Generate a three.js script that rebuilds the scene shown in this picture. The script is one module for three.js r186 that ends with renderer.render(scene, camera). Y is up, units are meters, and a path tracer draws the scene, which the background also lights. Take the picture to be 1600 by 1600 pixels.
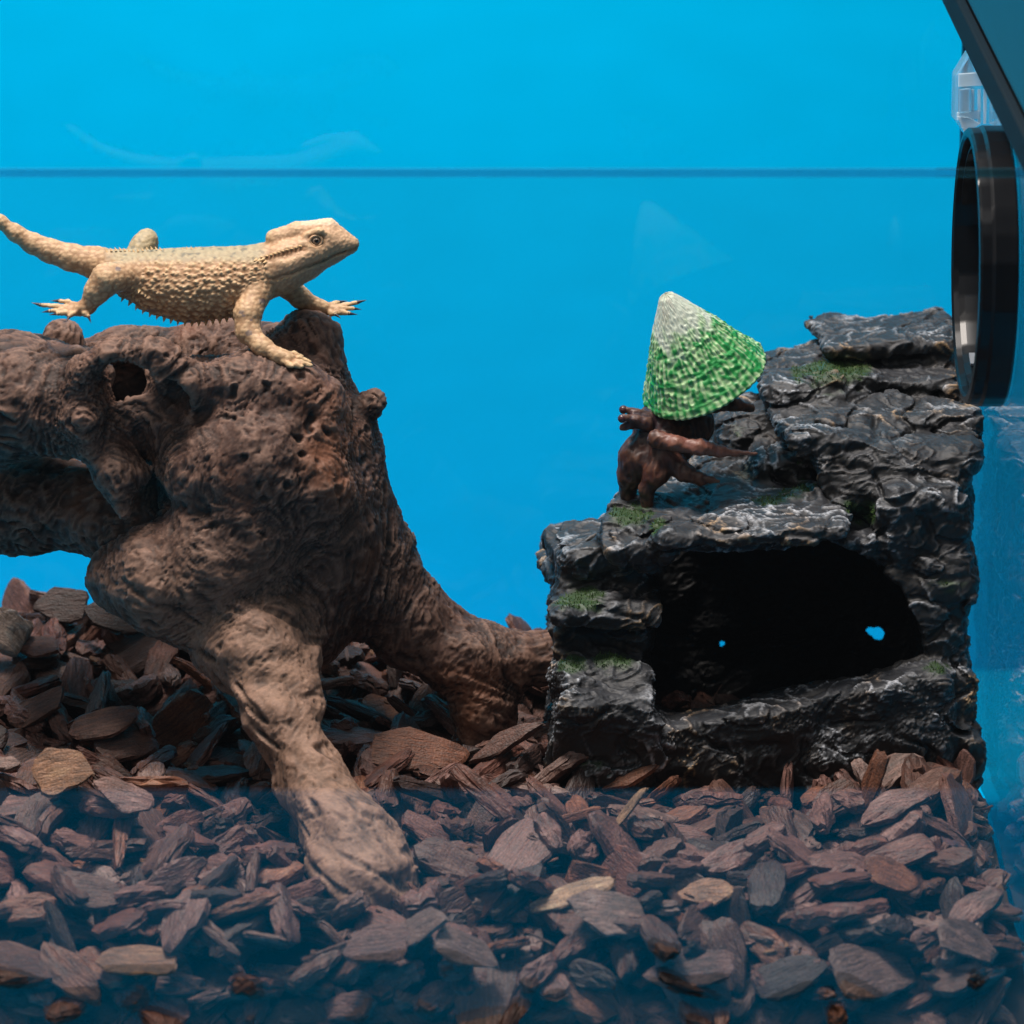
import * as THREE from 'three';
import { mergeGeometries, mergeVertices, toCreasedNormals } from 'three/addons/utils/BufferGeometryUtils.js';
import { RoundedBoxGeometry } from 'three/addons/geometries/RoundedBoxGeometry.js';
import { RectAreaLightUniformsLib } from 'three/addons/lights/RectAreaLightUniformsLib.js';

// ---------------------------------------------------------------- camera, light, exposure
const scene = new THREE.Scene();
const CAM = new THREE.Vector3(0, 0.535, 1.55), PITCH = 12 * Math.PI / 180, FPX = 6600;
const camera = new THREE.PerspectiveCamera(2 * Math.atan(800 / FPX) * 180 / Math.PI, 1, 0.05, 20);
camera.position.copy(CAM);
camera.rotation.x = -PITCH;
camera.focus = 1.77; camera.userData.fStop = 11;
scene.background = new THREE.Color(0.02, 0.024, 0.028);
RectAreaLightUniformsLib.init();
function softbox(x, y, z, tx, ty, tz, w, h, power, color = 0xffffff) {
  const l = new THREE.RectAreaLight(color, power, w, h);
  l.position.set(x, y, z); l.lookAt(tx, ty, tz); scene.add(l);
  return l;
}
softbox(-0.26, 1.25, -0.03, 0.0, 0.08, -0.10, 0.28, 0.26, 84, 0xfff3e8);    // key softbox over the tank
softbox(-0.9, 0.75, 0.9, 0.0, 0.15, -0.2, 0.5, 0.5, 2.3, 0xfff1e4);        // weak fill from the front left
softbox(0.0, 1.6, -0.05, 0.0, 0.0, -0.62, 1.6, 0.25, 9.5, 0xffffff);       // strip light on the backdrop
softbox(0.0, 1.15, 0.75, 0.0, 0.0, 0.2, 0.9, 0.3, 2.2, 0xffffff);          // strip light on the cloth before the tank
const renderer = new THREE.WebGLRenderer({ antialias: true });
renderer.setSize(1024, 1024);
renderer.shadowMap.enabled = true;
renderer.toneMapping = THREE.LinearToneMapping;
renderer.toneMappingExposure = 1;

// ---------------------------------------------------------------- helpers
const V3 = (x, y, z) => new THREE.Vector3(x, y, z);
const sp = Math.sin(PITCH), cp = Math.cos(PITCH);
function P(px, py, z) {                       // where the sight line of a pixel of the photograph meets the vertical plane at depth z
  const u = (px - 800) / FPX, v = (py - 800) / FPX, t = (CAM.z - z) / (cp - v * sp);
  return [u * t, CAM.y - t * (sp + v * cp), z];
}
const S = (z) => (CAM.z - z) / FPX;           // metres per pixel there, about
function project(x, y, z) {
  const dy = y - CAM.y, dz = z - CAM.z, f = -dy * sp - dz * cp, u = dy * cp - dz * sp;
  return [800 + FPX * x / f, 800 - FPX * u / f];
}
function rng(seed) { let s = seed >>> 0; return () => { s = (s + 0x6d2b79f5) | 0; let t = Math.imul(s ^ (s >>> 15), 1 | s); t = (t + Math.imul(t ^ (t >>> 7), 61 | t)) ^ t; return ((t ^ (t >>> 14)) >>> 0) / 4294967296; }; }
const clamp = (x, a, b) => x < a ? a : x > b ? b : x, lerp = (a, b, t) => a + (b - a) * t;
const smooth = (a, b, x) => { const t = clamp((x - a) / (b - a), 0, 1); return t * t * (3 - 2 * t); };
// gradient noise
const PERM = new Uint8Array(512), GR = new Float32Array(256 * 3);
{ const r = rng(77); const p = [...Array(256).keys()]; for (let i = 255; i > 0; i--) { const j = (r() * (i + 1)) | 0; [p[i], p[j]] = [p[j], p[i]]; } for (let i = 0; i < 512; i++) PERM[i] = p[i & 255];
  for (let i = 0; i < 256; i++) { const z = r() * 2 - 1, a = r() * 6.2832, q = Math.sqrt(1 - z * z); GR[i * 3] = q * Math.cos(a); GR[i * 3 + 1] = q * Math.sin(a); GR[i * 3 + 2] = z; } }
function pn(x, y, z) {
  const xf = Math.floor(x), yf = Math.floor(y), zf = Math.floor(z), X = xf & 255, Y = yf & 255, Z = zf & 255;
  x -= xf; y -= yf; z -= zf;
  const u = x * x * x * (x * (x * 6 - 15) + 10), v = y * y * y * (y * (y * 6 - 15) + 10), w = z * z * z * (z * (z * 6 - 15) + 10);
  const A = PERM[X] + Y, B = PERM[X + 1] + Y, AA = PERM[A] + Z, AB = PERM[A + 1] + Z, BA = PERM[B] + Z, BB = PERM[B + 1] + Z;
  const g = (h, a, b, c) => { h = PERM[h] * 3; return GR[h] * a + GR[h + 1] * b + GR[h + 2] * c; };
  const l = (t, a, b) => a + (b - a) * t;
  return 1.5 * l(w, l(v, l(u, g(AA, x, y, z), g(BA, x - 1, y, z)), l(u, g(AB, x, y - 1, z), g(BB, x - 1, y - 1, z))),
    l(v, l(u, g(AA + 1, x, y, z - 1), g(BA + 1, x - 1, y, z - 1)), l(u, g(AB + 1, x, y - 1, z - 1), g(BB + 1, x - 1, y - 1, z - 1))));
}
const fbm = (x, y, z, n = 3) => { let s = 0, a = 0.6; for (let i = 0; i < n; i++) { s += a * pn(x, y, z); a *= 0.5; x = x * 2.03 + 7.1; y = y * 2.03 + 3.7; z = z * 2.03 + 1.3; } return s; };
const ridge = (x, y, z) => 1 - Math.abs(pn(x, y, z)) * 1.6;
function cells(x, y, z) {                     // distance to the nearest and second nearest feature point
  const xi = Math.floor(x), yi = Math.floor(y), zi = Math.floor(z); let a = 9, b = 9;
  for (let i = -1; i < 2; i++) for (let j = -1; j < 2; j++) for (let k = -1; k < 2; k++) {
    const h = PERM[(PERM[(PERM[(xi + i) & 255] + yi + j) & 255] + zi + k) & 255];
    const dx = xi + i + 0.5 + GR[h * 3] * 0.38 - x, dy = yi + j + 0.5 + GR[h * 3 + 1] * 0.38 - y, dz = zi + k + 0.5 + GR[h * 3 + 2] * 0.38 - z, d = dx * dx + dy * dy + dz * dz;
    if (d < a) { b = a; a = d; } else if (d < b) b = d;
  }
  return [Math.sqrt(a), Math.sqrt(b)];
}
// tapered bones given in pixels of the photograph and depth in metres
function bone(a, ra, b, rb, k = 0.008) {
  const A = P(...a), B = P(...b), d = [B[0] - A[0], B[1] - A[1], B[2] - A[2]];
  return { A, d, l2: Math.max(1e-12, d[0] * d[0] + d[1] * d[1] + d[2] * d[2]), ra: ra * S(a[2]), rb: rb * S(b[2]), k };
}
function boneD(o, x, y, z) {
  const px = x - o.A[0], py = y - o.A[1], pz = z - o.A[2], t = clamp((px * o.d[0] + py * o.d[1] + pz * o.d[2]) / o.l2, 0, 1);
  const qx = px - o.d[0] * t, qy = py - o.d[1] * t, qz = pz - o.d[2] * t;
  return Math.sqrt(qx * qx + qy * qy + qz * qz) - (o.ra + (o.rb - o.ra) * t);
}
const smin = (a, b, k) => { const h = Math.max(k - Math.abs(a - b), 0) / k; return Math.min(a, b) - h * h * k * 0.25; };
const smax = (a, b, k) => -smin(-a, -b, k);
function chain(list, k) { const out = []; for (let i = 0; i + 1 < list.length; i++) out.push(bone(list[i].slice(0, 3), list[i][3], list[i + 1].slice(0, 3), list[i + 1][3], k)); return out; }
const union = (bs, x, y, z) => { let d = 1; for (const b of bs) d = smin(d, boneD(b, x, y, z), b.k); return d; };

// surface nets over a distance field; blocks far from the surface are skipped
function surfaceNet(f, lo, hi, h, slack = 0.004) {
  const nx = Math.ceil((hi[0] - lo[0]) / h) + 1, ny = Math.ceil((hi[1] - lo[1]) / h) + 1, nz = Math.ceil((hi[2] - lo[2]) / h) + 1, B = 6;
  const F = new Float32Array(nx * ny * nz), at = (i, j, k) => (k * ny + j) * nx + i, reach = B * h * 0.5 * 1.733 + slack;
  for (let k = 0; k < nz; k += B) for (let j = 0; j < ny; j += B) for (let i = 0; i < nx; i += B) {
    const c = f(lo[0] + (i + 2.5) * h, lo[1] + (j + 2.5) * h, lo[2] + (k + 2.5) * h), far = Math.abs(c) > reach;
    for (let z = k; z < Math.min(nz, k + B); z++) for (let y = j; y < Math.min(ny, j + B); y++) for (let x = i; x < Math.min(nx, i + B); x++)
      F[at(x, y, z)] = far ? c : f(lo[0] + x * h, lo[1] + y * h, lo[2] + z * h);
  }
  const ids = new Int32Array(nx * ny * nz).fill(-1), pos = [], idx = [], E = [[0, 1], [0, 2], [0, 4], [1, 3], [1, 5], [2, 3], [2, 6], [3, 7], [4, 5], [4, 6], [5, 7], [6, 7]];
  const sx = 1, sy = nx, sz = nx * ny, O = [0, sx, sy, sx + sy, sz, sx + sz, sy + sz, sx + sy + sz], v = new Float32Array(8);
  for (let k = 0; k < nz - 1; k++) for (let j = 0; j < ny - 1; j++) for (let i = 0, c = at(0, j, k); i < nx - 1; i++, c++) {
    let m = 0; for (let q = 0; q < 8; q++) { v[q] = F[c + O[q]]; if (v[q] < 0) m |= 1 << q; }
    if (m === 0 || m === 255) continue;
    let X = 0, Y = 0, Z = 0, n = 0;
    for (const [a, b] of E) { if ((v[a] < 0) === (v[b] < 0)) continue; const t = v[a] / (v[a] - v[b]);
      X += (a & 1) + ((b & 1) - (a & 1)) * t; Y += ((a >> 1) & 1) + (((b >> 1) & 1) - ((a >> 1) & 1)) * t; Z += (a >> 2) + ((b >> 2) - (a >> 2)) * t; n++; }
    ids[c] = pos.length / 3; pos.push(lo[0] + (i + X / n) * h, lo[1] + (j + Y / n) * h, lo[2] + (k + Z / n) * h);
  }
  const quad = (a, b, c, d, flip) => { if (a < 0 || b < 0 || c < 0 || d < 0) return; if (flip) idx.push(a, c, b, a, d, c); else idx.push(a, b, c, a, c, d); };
  for (let k = 1; k < nz - 1; k++) for (let j = 1; j < ny - 1; j++) for (let i = 1, c = at(1, j, k); i < nx - 1; i++, c++) {
    const s = F[c] < 0;
    if (s !== F[c + sx] < 0) quad(ids[c], ids[c - sy], ids[c - sy - sz], ids[c - sz], s === false);
    if (s !== F[c + sy] < 0) quad(ids[c], ids[c - sz], ids[c - sx - sz], ids[c - sx], s === false);
    if (s !== F[c + sz] < 0) quad(ids[c], ids[c - sx], ids[c - sx - sy], ids[c - sy], s === false);
  }
  return { pos: new Float32Array(pos), idx: new Uint32Array(idx) };
}
function normalsOf(pos, idx) {
  const n = new Float32Array(pos.length);
  for (let i = 0; i < idx.length; i += 3) {
    const a = idx[i] * 3, b = idx[i + 1] * 3, c = idx[i + 2] * 3, ux = pos[b] - pos[a], uy = pos[b + 1] - pos[a + 1], uz = pos[b + 2] - pos[a + 2], vx = pos[c] - pos[a], vy = pos[c + 1] - pos[a + 1], vz = pos[c + 2] - pos[a + 2];
    const x = uy * vz - uz * vy, y = uz * vx - ux * vz, z = ux * vy - uy * vx;
    for (const q of [a, b, c]) { n[q] += x; n[q + 1] += y; n[q + 2] += z; }
  }
  for (let i = 0; i < n.length; i += 3) { const l = Math.hypot(n[i], n[i + 1], n[i + 2]) || 1; n[i] /= l; n[i + 1] /= l; n[i + 2] /= l; }
  return n;
}
function relief(pos, idx, nor, rounds) {     // how proud each vertex stands of its surroundings, in metres
  let a = Float32Array.from(pos); const deg = new Float32Array(pos.length / 3);
  for (let i = 0; i < idx.length; i += 3) { deg[idx[i]] += 2; deg[idx[i + 1]] += 2; deg[idx[i + 2]] += 2; }
  for (let r = 0; r < rounds; r++) {
    const s = new Float32Array(pos.length);
    for (let i = 0; i < idx.length; i += 3) { const p = idx[i] * 3, q = idx[i + 1] * 3, t = idx[i + 2] * 3;
      for (let c = 0; c < 3; c++) { const A = a[p + c], B = a[q + c], C = a[t + c]; s[p + c] += B + C; s[q + c] += A + C; s[t + c] += A + B; } }
    for (let i = 0; i < deg.length; i++) for (let c = 0; c < 3; c++) s[i * 3 + c] = deg[i] ? s[i * 3 + c] / deg[i] : a[i * 3 + c];
    a = s;
  }
  const out = new Float32Array(deg.length);
  for (let i = 0; i < out.length; i++) out[i] = (pos[i * 3] - a[i * 3]) * nor[i * 3] + (pos[i * 3 + 1] - a[i * 3 + 1]) * nor[i * 3 + 1] + (pos[i * 3 + 2] - a[i * 3 + 2]) * nor[i * 3 + 2];
  return out;
}
function skin(net, disp, paint, rounds = 8) {  // net > displaced, coloured geometry
  const { pos, idx } = net, n0 = normalsOf(pos, idx), extra = new Float32Array(pos.length / 3);
  for (let i = 0; i < pos.length; i += 3) { const r = disp(pos[i], pos[i + 1], pos[i + 2], n0[i], n0[i + 1], n0[i + 2]), d = r.length ? r[0] : r; extra[i / 3] = r.length ? r[1] : 0; pos[i] += n0[i] * d; pos[i + 1] += n0[i + 1] * d; pos[i + 2] += n0[i + 2] * d; }
  const n = normalsOf(pos, idx), rel = relief(pos, idx, n, rounds), col = new Float32Array(pos.length);
  for (let i = 0; i < pos.length; i += 3) { const c = paint(pos[i], pos[i + 1], pos[i + 2], n[i], n[i + 1], n[i + 2], rel[i / 3], extra[i / 3]); col[i] = c[0]; col[i + 1] = c[1]; col[i + 2] = c[2]; }
  const g = new THREE.BufferGeometry();
  g.setAttribute('position', new THREE.BufferAttribute(pos, 3)); g.setAttribute('normal', new THREE.BufferAttribute(n, 3)); g.setAttribute('color', new THREE.BufferAttribute(col, 3)); g.setIndex(new THREE.BufferAttribute(idx, 1));
  return g;
}
const mix3 = (a, b, t) => [a[0] + (b[0] - a[0]) * t, a[1] + (b[1] - a[1]) * t, a[2] + (b[2] - a[2]) * t];
// objects
const used = {};
const numbered = (n) => { const k = used[n] = (used[n] ?? -1) + 1; return k ? n + '_' + String(k).padStart(3, '0') : n; };
function add(o, name, label, category, group) { o.name = numbered(name); scene.add(o); if (label) o.userData.label = label; if (category) o.userData.category = category; if (group) o.userData.group = group; o.traverse((m) => { if (m.isMesh) m.castShadow = m.receiveShadow = true; }); return o; }
function part(parent, name, geo, mat, label) { const m = new THREE.Mesh(geo, mat); m.name = name; m.castShadow = m.receiveShadow = true; if (label) m.userData.label = label; parent.add(m); return m; }
function struct(name, geo, mat, label) { const m = new THREE.Mesh(geo, mat); m.name = name; m.userData.kind = 'structure'; if (label) m.userData.label = label; m.receiveShadow = true; scene.add(m); return m; }
const std = (o) => new THREE.MeshStandardMaterial(o), phy = (o) => new THREE.MeshPhysicalMaterial(o);
const rgb = (r, g, b) => new THREE.Color().setRGB(r, g, b);
const boxG = (x0, x1, y0, y1, z0, z1) => new THREE.BoxGeometry(x1 - x0, y1 - y0, z1 - z0).translate((x0 + x1) / 2, (y0 + y1) / 2, (z0 + z1) / 2);
const rboxG = (x0, x1, y0, y1, z0, z1, r) => new RoundedBoxGeometry(x1 - x0, y1 - y0, z1 - z0, 3, r).translate((x0 + x1) / 2, (y0 + y1) / 2, (z0 + z1) / 2);

// ---------------------------------------------------------------- setting: blue paper and the room behind it
const mottle = new THREE.DataTexture(new Uint8Array(256 * 256 * 4), 256, 256);
for (let i = 0; i < 65536; i++) { const x = i & 255, y = i >> 8, k = 246 + 13 * fbm(x / 60, y / 60, 3, 3) + 4 * pn(x / 5, y / 5, 8); mottle.image.data.set([k, k, k, 255], i * 4); }
mottle.wrapS = mottle.wrapT = THREE.MirroredRepeatWrapping; mottle.magFilter = THREE.LinearFilter; mottle.colorSpace = THREE.SRGBColorSpace; mottle.needsUpdate = true;
const paper = phy({ map: mottle, color: rgb(0.0, 0.47, 0.81), roughness: 1, specularIntensity: 0 }), cloth = phy({ color: rgb(0.0, 0.20, 0.40), roughness: 1, specularIntensity: 0 });
struct('backdrop', boxG(-1.1, 1.1, -0.02, 1.0, -0.625, -0.62), paper, 'plain bright blue paper backdrop behind the terrarium');
struct('tabletop', boxG(-1.1, 1.1, -0.05, -0.012, -0.62, -0.002), paper, 'blue paper under the terrarium');
struct('table_cloth', boxG(-1.1, 1.1, -0.05, -0.013, -0.002, 0.395), cloth, 'dark blue cloth before the terrarium');

// ---------------------------------------------------------------- terrarium
const W = 0.2015, LW = -0.27, DEEP = -0.325, TOP = 0.3352, RISE = 0.037;
const glass = phy({ color: 0xffffff, transmission: 1, thickness: 0, roughness: 0.0, ior: 1.5 });
const coated = phy({ color: 0xffffff, transmission: 1, thickness: 0, roughness: 0.0, ior: 1.5, specularIntensity: 0.15 });
const edgeGlass = phy({ color: rgb(0.45, 0.80, 0.87), transmission: 0.97, thickness: 0, roughness: 0.05, ior: 1.5 });
const blackGloss = phy({ color: rgb(0.005, 0.006, 0.008), roughness: 0.3, specularIntensity: 0.45 });
const blackSatin = std({ color: rgb(0.012, 0.013, 0.016), roughness: 0.42 }), blackMatt = phy({ color: rgb(0.004, 0.004, 0.005), roughness: 0.7, specularIntensity: 0.25 });
const tank = new THREE.Group();
{
  part(tank, 'front_pane', boxG(LW, W, 0.0, TOP - 0.003, -0.0, 0.003), glass, 'clear front pane');
  part(tank, 'pane_edge', boxG(LW, W, TOP - 0.003, TOP, -0.0003, 0.0033), edgeGlass);
  part(tank, 'back_pane', boxG(LW, W, 0, TOP + RISE, DEEP - 0.003, DEEP), coated, 'clear rear pane');
  const sideShape = new THREE.Shape([[0.0, 0], [-DEEP, 0], [-DEEP, TOP + RISE], [0.0, TOP]].map(([a, b]) => new THREE.Vector2(a, b)));
  const side = (x) => new THREE.ExtrudeGeometry(sideShape, { depth: 0.003, bevelEnabled: false }).rotateY(Math.PI / 2).translate(x, 0, 0);
  part(tank, 'side_pane', side(W), glass, 'clear right side pane');
  part(tank, 'side_pane', side(LW - 0.003), glass);
  const tilt = Math.atan2(RISE, -DEEP), len = Math.hypot(RISE, DEEP), lid = (g) => g.rotateX(tilt).translate(0, TOP + 0.002, 0.002);
  const rail = part(tank, 'lid_rail', lid(rboxG(W - 0.006, W + 0.022, 0.0005, 0.006, -len - 0.02, 0.02, 0.0016)), blackGloss, 'black glossy rail along the right edge of the top');
  part(rail, 'rail_lip', lid(rboxG(W - 0.0105, W - 0.0062, -0.009, 0.0045, -len - 0.02, 0.019, 0.0012)), blackMatt);
  part(tank, 'bottom_rail', boxG(LW - 0.006, W + 0.006, -0.012, 0.0004, -0.004, 0.006), blackSatin);
  part(tank, 'floor_panel', boxG(LW, W, -0.011, 0.0, DEEP, -0.0045), blackSatin);
  part(tank, 'corner_post', boxG(W - 0.0022, W - 0.0004, 0.2, TOP + RISE - 0.004, DEEP + 0.0005, DEEP + 0.006), std({ color: rgb(0.0, 0.02, 0.06), roughness: 0.4 }), 'dark seal in the rear right corner');
  // round vent on the right pane
  const D = 0.0575, vent = new THREE.Group(); vent.name = 'round_vent'; vent.userData.label = 'round black plastic vent set in the right pane';
  const prof = [[0.0, 0.0], [D * 0.992, 0], [D, 0.0008], [D, 0.0092], [D * 0.985, 0.0106], [D * 0.985, 0.0142], [D * 0.972, 0.0152], [D * 0.93, 0.0155], [D * 0.915, 0.0146], [D * 0.905, 0.0115], [D * 0.875, 0.0108], [D * 0.868, 0.0126], [D * 0.84, 0.0128], [D * 0.828, 0.0105], [D * 0.825, 0.003], [0.0, 0.003]].map(([r, y]) => new THREE.Vector2(r, y));
  const ring = new THREE.Mesh(toCreasedNormals(new THREE.LatheGeometry(prof, 128), 0.5), blackGloss); ring.name = 'vent_ring'; vent.add(ring);
  part(vent, 'inner_ring', new THREE.TorusGeometry(D * 0.6, 0.0016, 10, 80).rotateX(Math.PI / 2).translate(0, 0.0040, 0), blackSatin);
  for (const a of [0.25, -0.15]) part(vent, 'clip', new THREE.BoxGeometry(0.0012, 0.004, 0.008).translate(D * 0.8, 0.0085, 0).rotateY(a + Math.PI / 2 + 1.3), std({ color: rgb(0.2, 0.22, 0.25), roughness: 0.4 }));
  vent.rotation.z = Math.PI / 2; vent.position.set(W - 0.0004, 0.2735, -0.165); tank.add(vent);
  ring.castShadow = ring.receiveShadow = true;
  // clear latch above the vent
  const clear = phy({ color: rgb(0.85, 0.95, 1), transmission: 0.86, thickness: 0.01, roughness: 0.12, ior: 1.46 });
  const frost = phy({ color: rgb(0.85, 0.95, 1), transmission: 0.6, thickness: 0, roughness: 0.3 });
  const latch = new THREE.Group(); latch.name = 'latch'; latch.userData.label = 'clear plastic latch above the vent';
  const zl = -0.262, s = S(zl), c = P(1500, 140, zl);
  const L = (pts, depth, z, bev) => new THREE.ExtrudeGeometry(new THREE.Shape(pts.map(([x, y]) => new THREE.Vector2((x - 1500) * s, (140 - y) * s))), { depth, bevelEnabled: bev > 0, bevelSize: bev, bevelThickness: bev, bevelSegments: 2 }).translate(c[0], c[1], zl + z);
  part(latch, 'housing', L([[1512, 76], [1540, 92], [1552, 200], [1506, 203], [1490, 180], [1490, 114]], 0.014, 0, 0.0008), clear);
  part(latch, 'lever', L([[1493, 134], [1508, 132], [1508, 166], [1493, 168]], 0.003, 0.0158, 0.0004), clear);
  for (const [x0, y0, x1, y1] of [[1492, 110, 1532, 128], [1491, 170, 1524, 180]]) part(latch, 'rib', L([[x0, y0], [x1, y0 - 3], [x1, y1 - 2], [x0, y1]], 0.0012, 0.0154, 0.0003), frost);
  for (const x of [1512, 1522, 1531]) part(latch, 'rib', L([[x, 134], [x + 3, 134], [x + 4, 186], [x + 1, 186]], 0.001, 0.0154, 0.0002), frost);
  part(latch, 'hook', L([[1492, 176], [1508, 178], [1524, 186], [1510, 196], [1506, 206], [1499, 192]], 0.002, 0.0156, 0.0004), frost);
  tank.add(latch);
  add(tank, 'glass_terrarium', 'clear glass terrarium with black lid rail and round black side vent', 'terrarium');
}

// ---------------------------------------------------------------- driftwood stump
const Z = -0.19;
const woodBones = [
  ...chain([[400, 640, Z, 115], [430, 720, Z + 0.004, 150], [440, 830, Z + 0.006, 160], [455, 930, Z + 0.006, 125]], 0.014),
  ...chain([[480, 546, Z, 58], [470, 640, Z, 84]], 0.012),
  ...chain([[512, 630, Z, 26], [540, 740, Z - 0.002, 48], [556, 850, Z - 0.002, 72], [575, 905, Z - 0.005, 78], [650, 985, Z - 0.008, 62], [710, 1022, Z - 0.009, 52], [780, 1032, Z - 0.01, 42], [880, 1035, Z - 0.012, 44]], 0.012),
  ...chain([[720, 1030, Z - 0.006, 50], [760, 1110, Z - 0.006, 40], [772, 1200, Z - 0.006, 32]], 0.012),
  ...chain([[405, 930, -0.165, 96], [412, 1020, -0.142, 76], [440, 1120, -0.12, 51], [478, 1200, -0.105, 48], [518, 1260, -0.094, 53], [552, 1318, -0.078, 70], [566, 1380, -0.066, 98]], 0.012),
  ...chain([[188, 905, -0.165, 60], [250, 900, -0.155, 76], [330, 890, -0.155, 92]], 0.012),
  ...chain([[300, 950, -0.16, 50], [350, 1000, -0.15, 50]], 0.02),
  ...chain([[-110, 618, -0.18, 104], [20, 622, -0.175, 100], [110, 630, -0.172, 92]], 0.008),
  ...chain([[110, 640, -0.17, 60], [135, 690, -0.155, 26]], 0.006),
  ...chain([[135, 580, -0.15, 32], [180, 552, -0.147, 29], [245, 560, -0.147, 32], [285, 600, -0.15, 40]], 0.007),
  ...chain([[128, 585, -0.152, 30], [130, 650, -0.15, 28], [140, 695, -0.152, 20]], 0.006),
  ...chain([[200, 620, -0.18, 80], [300, 660, -0.175, 90]], 0.012),
  ...chain([[-110, 790, -0.215, 72], [60, 788, -0.21, 70], [200, 800, -0.2, 72], [330, 820, -0.19, 90]], 0.012),
  ...chain([[172, 690, -0.16, 40], [184, 740, -0.153, 31], [196, 800, -0.148, 13]], 0.008),
  ...chain([[110, 565, -0.240, 30], [190, 552, -0.240, 40], [330, 552, -0.240, 44], [440, 550, -0.228, 46]], 0.012),
  ...chain([[98, 532, -0.22, 32], [100, 570, -0.22, 36]], 0.005),
  ...chain([[530, 660, Z, 26], [562, 642, Z + 0.006, 21], [586, 626, Z + 0.010, 17]], 0.002),
  ...chain([[320, 610, -0.165, 46], [385, 600, -0.155, 42], [450, 612, -0.155, 50], [480, 650, -0.158, 60]], 0.012),
  ...chain([[325, 735, -0.152, 62], [400, 720, -0.15, 70], [470, 760, -0.15, 70]], 0.015),
  ...chain([[350, 860, -0.15, 60], [400, 830, -0.15, 70]], 0.014),
];
const woodCuts = [
  ...chain([[160, 588, -0.126, 16], [206, 584, -0.128, 27], [262, 606, -0.130, 24], [300, 640, -0.130, 14]], 0.009),
  ...chain([[172, 598, -0.140, 24], [206, 602, -0.150, 40], [258, 622, -0.148, 34], [262, 660, -0.142, 18]], 0.006),
  ...chain([[205, 606, -0.170, 40], [250, 620, -0.172, 36]], 0.006),
  ...chain([[268, 712, -0.105, 24], [282, 770, -0.12, 34], [225, 815, -0.13, 20]], 0.008),
  ...chain([[150, 740, -0.11, 30], [150, 800, -0.12, 26]], 0.006),
  ...chain([[480, 985, -0.13, 22], [500, 930, -0.13, 40], [470, 900, -0.125, 22]], 0.014),
  ...chain([[405, 706, -0.128, 9], [412, 716, -0.142, 9]], 0.003),
  ...chain([[537, 725, -0.15, 6], [540, 755, -0.15, 6]], 0.003),
  ...chain([[482, 640, -0.13, 7], [512, 648, -0.138, 7]], 0.003),
  ...chain([[160, 520, -0.200, 20], [230, 530, -0.200, 30], [330, 552, -0.192, 44], [375, 560, -0.19, 30]], 0.006),
  ...chain([[360, 930, -0.115, 16], [420, 905, -0.115, 18]], 0.012),
];
const woodBase = (x, y, z) => { let d = union(woodBones, x, y, z); if (d < 0.03) for (const c of woodCuts) d = smax(d, -boneD(c, x, y, z), c.k); return d; };
const woodField = (x, y, z) => { const d = woodBase(x, y, z); return Math.abs(d) > 0.03 ? d : d + 0.0048 * fbm(x * 26, y * 26, z * 26, 3) + 0.0016 * fbm(x * 90 + 5, y * 90, z * 90, 2); };
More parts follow.
